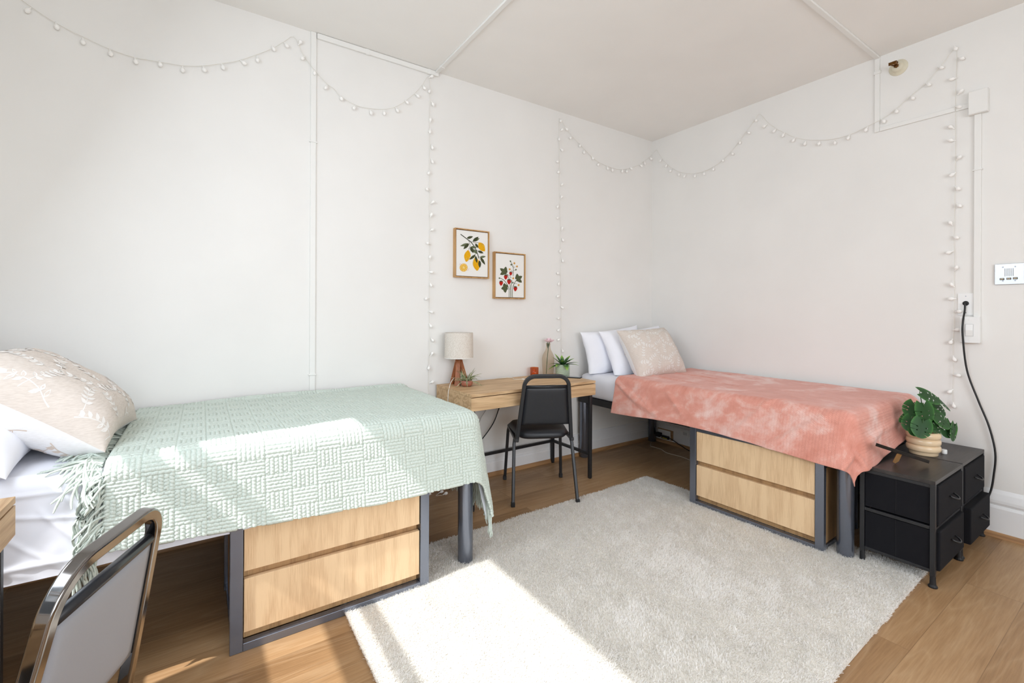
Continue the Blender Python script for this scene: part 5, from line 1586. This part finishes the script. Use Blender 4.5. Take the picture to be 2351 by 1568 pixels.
for i, (px, py, sz, tdx, tdy, dd, nu, ns, nar) in enumerate((
    (2134, 908, 0.100, 0.80, -0.35, 0.01, 0.9, 0.1, 1.0), (2167, 925, 0.085, 0.75, -0.75, 0.02, 0.9, 0.5, 0.6), (2126, 945, 0.100, 0.10, -1.0, -0.05, 0.55, 0.0, 1.0),
    (2162, 961, 0.100, 0.72, -0.65, -0.03, 0.6, 0.2, 1.0), (2118, 981, 0.092, -0.35, -0.9, -0.085, 0.5, -0.1, 1.0), (2180, 984, 0.085, -0.5, -0.6, -0.01, 0.7, 0.3, 0.95),
    (2193, 990, 0.088, -0.25, -1.0, -0.02, 0.4, 0.5, 0.85), (2095, 937, 0.085, -0.6, -0.7, 0.0, 0.7, -0.5, 0.9), (2091, 970, 0.078, -0.5, -0.8, -0.03, 0.5, -0.6, 0.9),
    (2078, 957, 0.070, -0.85, -0.6, 0.01, 0.9, -0.4, 0.45), (2158, 936, 0.080, 0.4, -0.6, 0.05, 0.6, 0.2, 0.9), (2108, 953, 0.085, -0.3, -0.9, -0.01, 0.7, -0.2, 0.95), (2152, 984, 0.075, 0.35, -0.9, -0.05, 0.5, 0.2, 0.9), (2104, 984, 0.070, -0.6, -0.7, -0.05, 0.5, -0.3, 0.9), (2140, 972, 0.07, 0.1, -1.0, -0.04, 0.5, 0.1, 0.9))):
    dep = dep0 + dd
    lat = (px - CXp) / Fpx * dep; z = CH - (py - 720.3) / Fpx * dep
    c = Vector((CAM.x, CAM.y, 0)) + fw * dep + rt * lat; c.z = z
    vs, fs, uv, org = split_leaf(c, rt * tdx + up * tdy - fw * 0.25, sz * 1.1, -fw * 0.75 + up * nu + rt * ns, i + 3, nar)
    vs = [Vector((min(q.x, -0.02), q.y, q.z)) for q in vs]
    its.append((vs, fs, uv))
    tdir = (rt * tdx + up * tdy - fw * 0.25).normalized(); nd = -fw * 0.75 + up * nu + rt * ns; nd = (nd - tdir * nd.dot(tdir)).normalized()
    veins.tube([org + tdir * sz * 1.1 * q_ + nd * (0.0006 - 0.11 * sz * q_ * q_) for q_ in (0.05, 0.3, 0.55, 0.8, 0.95)], [0.0012, 0.0011, 0.0009, 0.0006, 0.0003], 5)
    b0 = Vector((QX, QY, NZ + 0.10)) + (c - Vector((QX, QY, c.z))) * 0.12
    mid = (b0 + org) / 2 + Vector((0, 0, 0.025)) + (Vector((b0.x, b0.y, 0)) - Vector((org.x, org.y, 0))) * 0.2
    stems.tube(smoothpath([b0, mid, org, org + (c - org) * 0.4], 4), 0.0022, 6)
stems.build('stems', plain('leaf_stem_green', (58, 92, 50), 0.5), t, smooth=True)
lf = leaves_mesh('foliage', its, M_mon, t)
veins.build('leaf_ribs', plain('pale_leaf_rib', (86, 136, 72), 0.5), lf, smooth=True)

# slim black sign on a tan card easel
P2 = Vector((CAM.x, CAM.y, 0)); 
def ray_pt(px, py, dep):
    c = Vector((CAM.x, CAM.y, 0)) + fw * dep + rt * ((px - CXp) / Fpx * dep); c.z = CH - (py - 720.4) / Fpx * dep
    return c
S1, S2 = ray_pt(2012, 1020.5, 2.24), ray_pt(2135, 1060.5, 2.27)
t = thing('tabletop_sign', 'slim black panel tilted on a tan card easel in front of the beige ringed pot', 'tabletop sign', (-0.80, -2.19, NZ))
wv = ((S1 + S2) / 2 - CAM).normalized()
e = (S2 - S1).normalized(); nn = e.cross(wv).normalized()
if nn.z < 0: nn = -nn
b = MB(); q = [S1, S2, S2 + wv * 0.055, S1 + wv * 0.055]
vs = [p + nn * 0.008 for p in q] + [p - nn * 0.008 for p in q]
b.add(vs, [(0, 1, 2, 3), (7, 6, 5, 4), (0, 4, 5, 1), (1, 5, 6, 2), (2, 6, 7, 3), (3, 7, 4, 0)])
b.build('panel', plain('gloss_black_panel', (14, 14, 15), 0.25), t, bevel=0.0008)
M_card = plain('tan_card', (196, 148, 92), 0.8, var=0.05, nscale=40)
top = S1.lerp(S2, 0.45) + wv * 0.01 - nn * 0.005; foot = Vector((-0.790, -2.170, NZ + 0.0008))
dn = (foot - top).normalized(); sx = (rt - dn * rt.dot(dn)).normalized(); tn = dn.cross(sx).normalized() * 0.0012
pl = [top - sx * 0.012, top + sx * 0.012, top + dn * ((foot - top).length * 0.80) + sx * 0.012, foot - dn * 0.002, top + dn * ((foot - top).length * 0.80) - sx * 0.014]
b = MB(); n = 5; b.add([p + tn for p in pl] + [p - tn for p in pl], [tuple(range(5)), tuple(reversed(range(5, 10)))] + [(i, (i + 1) % 5, 5 + (i + 1) % 5, 5 + i) for i in range(5)])
b.build('easel', M_card, t)
tb = MB().lathe([(0.0125, 0.0), (0.0130, 0.002), (0.0130, 0.020), (0.0115, 0.022)], (-0.352, -2.258, NZ), 24, capt=True).build('bottle_cap', M_plastic, smooth=True)
tb.modifiers.new('es', 'EDGE_SPLIT').split_angle = math.radians(40)
tag(tb, 'small white cap just behind the beige ringed pot', 'cap')

# ------------------------------------------------------------------ sockets and leads under the far bed
t = thing('wall_socket', 'white wall socket beside the far corner bed leg, in a wooden box', 'wall socket', (-0.02, -0.19, 0.04))
MB().box((-0.034, -0.275, 0.040), (-0.0195, -0.105, 0.132)).build('wooden_box', M_shoe, t, bevel=0.002)
MB().box((-0.038, -0.255, 0.046), (-0.034, -0.112, 0.126)).build('plate', M_plastic, t, bevel=0.0015)
t = thing('wall_socket', 'plain white wall socket on the baseboard nearer the oak chest', 'wall socket', (-0.02, -0.40, 0.115))
MB().box((-0.026, -0.445, 0.115), (-0.0185, -0.362, 0.158)).build('plate', M_plastic, t, bevel=0.0015)
MB().box((-0.0275, -0.425, 0.124), (-0.026, -0.385, 0.149)).build('outlet_face', plain('socket_grey', (200, 200, 202), 0.5), t)
t = thing('extension_lead', 'black extension lead with a yellow-marked plug under the pink bed', 'extension lead', (-0.1, -0.2, 0.0))
MB().box((-0.085, -0.165, 0.060), (-0.042, -0.115, 0.098)).build('adapter', M_dark, t, bevel=0.003)
pl = MB().box((-0.075, -0.255, 0.052), (-0.047, -0.180, 0.080)).build('plug', M_dark, t, bevel=0.003)
MB().box((-0.0765, -0.245, 0.058), (-0.0745, -0.190, 0.064)).build('yellow_stripe', plain('yellow_marking', (208, 188, 40), 0.5), pl)
MB().tube(smoothpath([(-0.061, -0.255, 0.066), (-0.064, -0.30, 0.060), (-0.075, -0.40, 0.032), (-0.09, -0.52, 0.010), (-0.11, -0.75, 0.006), (-0.10, -1.1, 0.006), (-0.10, -1.75, 0.006)], 5), 0.004, 7).build('lead', M_cable, t, smooth=True)
c = MB().tube(smoothpath([(-0.12, -0.10, 0.004), (-0.22, -0.17, 0.004), (-0.26, -0.22, 0.012), (-0.235, -0.30, 0.003), (-0.28, -0.40, 0.003), (-0.27, -0.55, 0.003), (-0.30, -0.70, 0.003)], 6), 0.0016, 6).build('thin_cable', M_wcable, smooth=True)
tag(c, 'thin white cable lying on the floor under the pink bed', 'cable')

# ------------------------------------------------------------------ shag rug
t = thing('shag_rug', 'cream white shag rug on the oak floor between the two beds', 'rug', (-2.05, -1.53, 0))
QC = [np.array(p) for p in ((-3.222, -0.748), (-0.925, -0.712), (-0.832, -2.302), (-3.235, -2.375))]   # far left, far right, near right, near left
M_rugb = plain('cream_rug_backing', (226, 221, 212), 0.95, 0, 0.1, var=0.05, nscale=50, bump=0.6, bscale=120, bdist=0.01)
b = MB(); n = 4
b.add([(p[0], p[1], z) for z in (0.001, 0.010) for p in QC], [(0, 1, 2, 3), (7, 6, 5, 4)] + [(i, 4 + i, 4 + (i + 1) % 4, (i + 1) % 4) for i in range(4)])
b.build('backing', M_rugb, t)
NB = 270000
r = np.random.default_rng(21)
u = r.random(NB); v = r.random(NB)
# extra tufts along the edges
ne = 6000
ue = r.random(ne); side = r.integers(0, 4, ne)
u[:ne] = np.where(side == 0, ue, np.where(side == 1, 1.0, np.where(side == 2, ue, 0.0)))
v[:ne] = np.where(side == 0, 0.0, np.where(side == 1, ue, np.where(side == 2, 1.0, ue)))
top_ = QC[0][None] * (1 - u[:, None]) + QC[1][None] * u[:, None]; bot = QC[3][None] * (1 - u[:, None]) + QC[2][None] * u[:, None]
base = top_ * (1 - v[:, None]) + bot * v[:, None]
bx, by = base[:, 0], base[:, 1]
flow = 1.2 * wob(bx, by, 3, 1.4, 6) * 2.2 + 2.2 * wob(bx, by, 5, 7.0, 7) + r.normal(0, 0.55, NB) + 3.9
lng = 0.0150 * r.uniform(0.7, 1.25, NB) * (1 + 0.15 * wob(bx, by, 6, 4, 5))
leanr = np.clip(0.62 + 0.30 * wob(bx, by, 8, 5.0, 6) + r.normal(0, 0.22, NB), 0.10, 1.15)
curl = r.normal(0, 1.1, NB)
K = 4
V = np.zeros((NB, K, 2, 3), dtype=np.float32)
px_, py_, pz_ = bx.copy(), by.copy(), np.full(NB, 0.004)
wid = 0.0016 * r.uniform(0.7, 1.3, NB)
for k in range(K):
    s = k / (K - 1)
    an = flow + curl * s
    ln = leanr * (0.35 + 0.95 * s)
    if k:
        px_ = px_ + np.cos(an) * np.sin(ln) * lng / (K - 1); py_ = py_ + np.sin(an) * np.sin(ln) * lng / (K - 1); pz_ = pz_ + np.cos(ln) * lng / (K - 1)
    w = wid * (1.0 if k < K - 1 else 0.35)
    tw = r.normal(0, 0.25, NB) if k == 0 else tw
    sx_, sy_ = -np.sin(an + tw), np.cos(an + tw)
    V[:, k, 0] = np.stack([px_ - sx_ * w, py_ - sy_ * w, np.maximum(pz_, 0.004)], -1)
    V[:, k, 1] = np.stack([px_ + sx_ * w, py_ + sy_ * w, np.maximum(pz_, 0.004) + 0.0012], -1)
idx = np.arange(NB)[:, None] * (K * 2) + np.arange(K - 1)[None] * 2
F = np.stack([idx, idx + 1, idx + 3, idx + 2], -1).reshape(-1, 4)
g = N('cream_shag_pile')
rn = g.n('ShaderNodeNewGeometry').outputs['Random Per Island']
pc = g.ramp(rn, [(0.0, lin((246, 244, 239))), (0.5, lin((251, 249, 246))), (1.0, lin((254, 253, 252)))])
d1 = g.n('ShaderNodeBsdfDiffuse'); d2 = g.n('ShaderNodeBsdfTranslucent'); g.l(pc, d1.inputs[0]); g.l(pc, d2.inputs[0])
mx = g.n('ShaderNodeMixShader'); mx.inputs[0].default_value = 0.55
g.l(d1.outputs[0], mx.inputs[1]); g.l(d2.outputs[0], mx.inputs[2]); g.l(mx.outputs[0], g.out.inputs[0])
pile = np_mesh('pile', V.reshape(-1, 3), F, g.m, t, smooth=False)
pile['kind'] = 'stuff'

# ------------------------------------------------------------------ tidy up
for o in bpy.data.objects:
    if 'wbase' in o.keys(): del o['wbase']
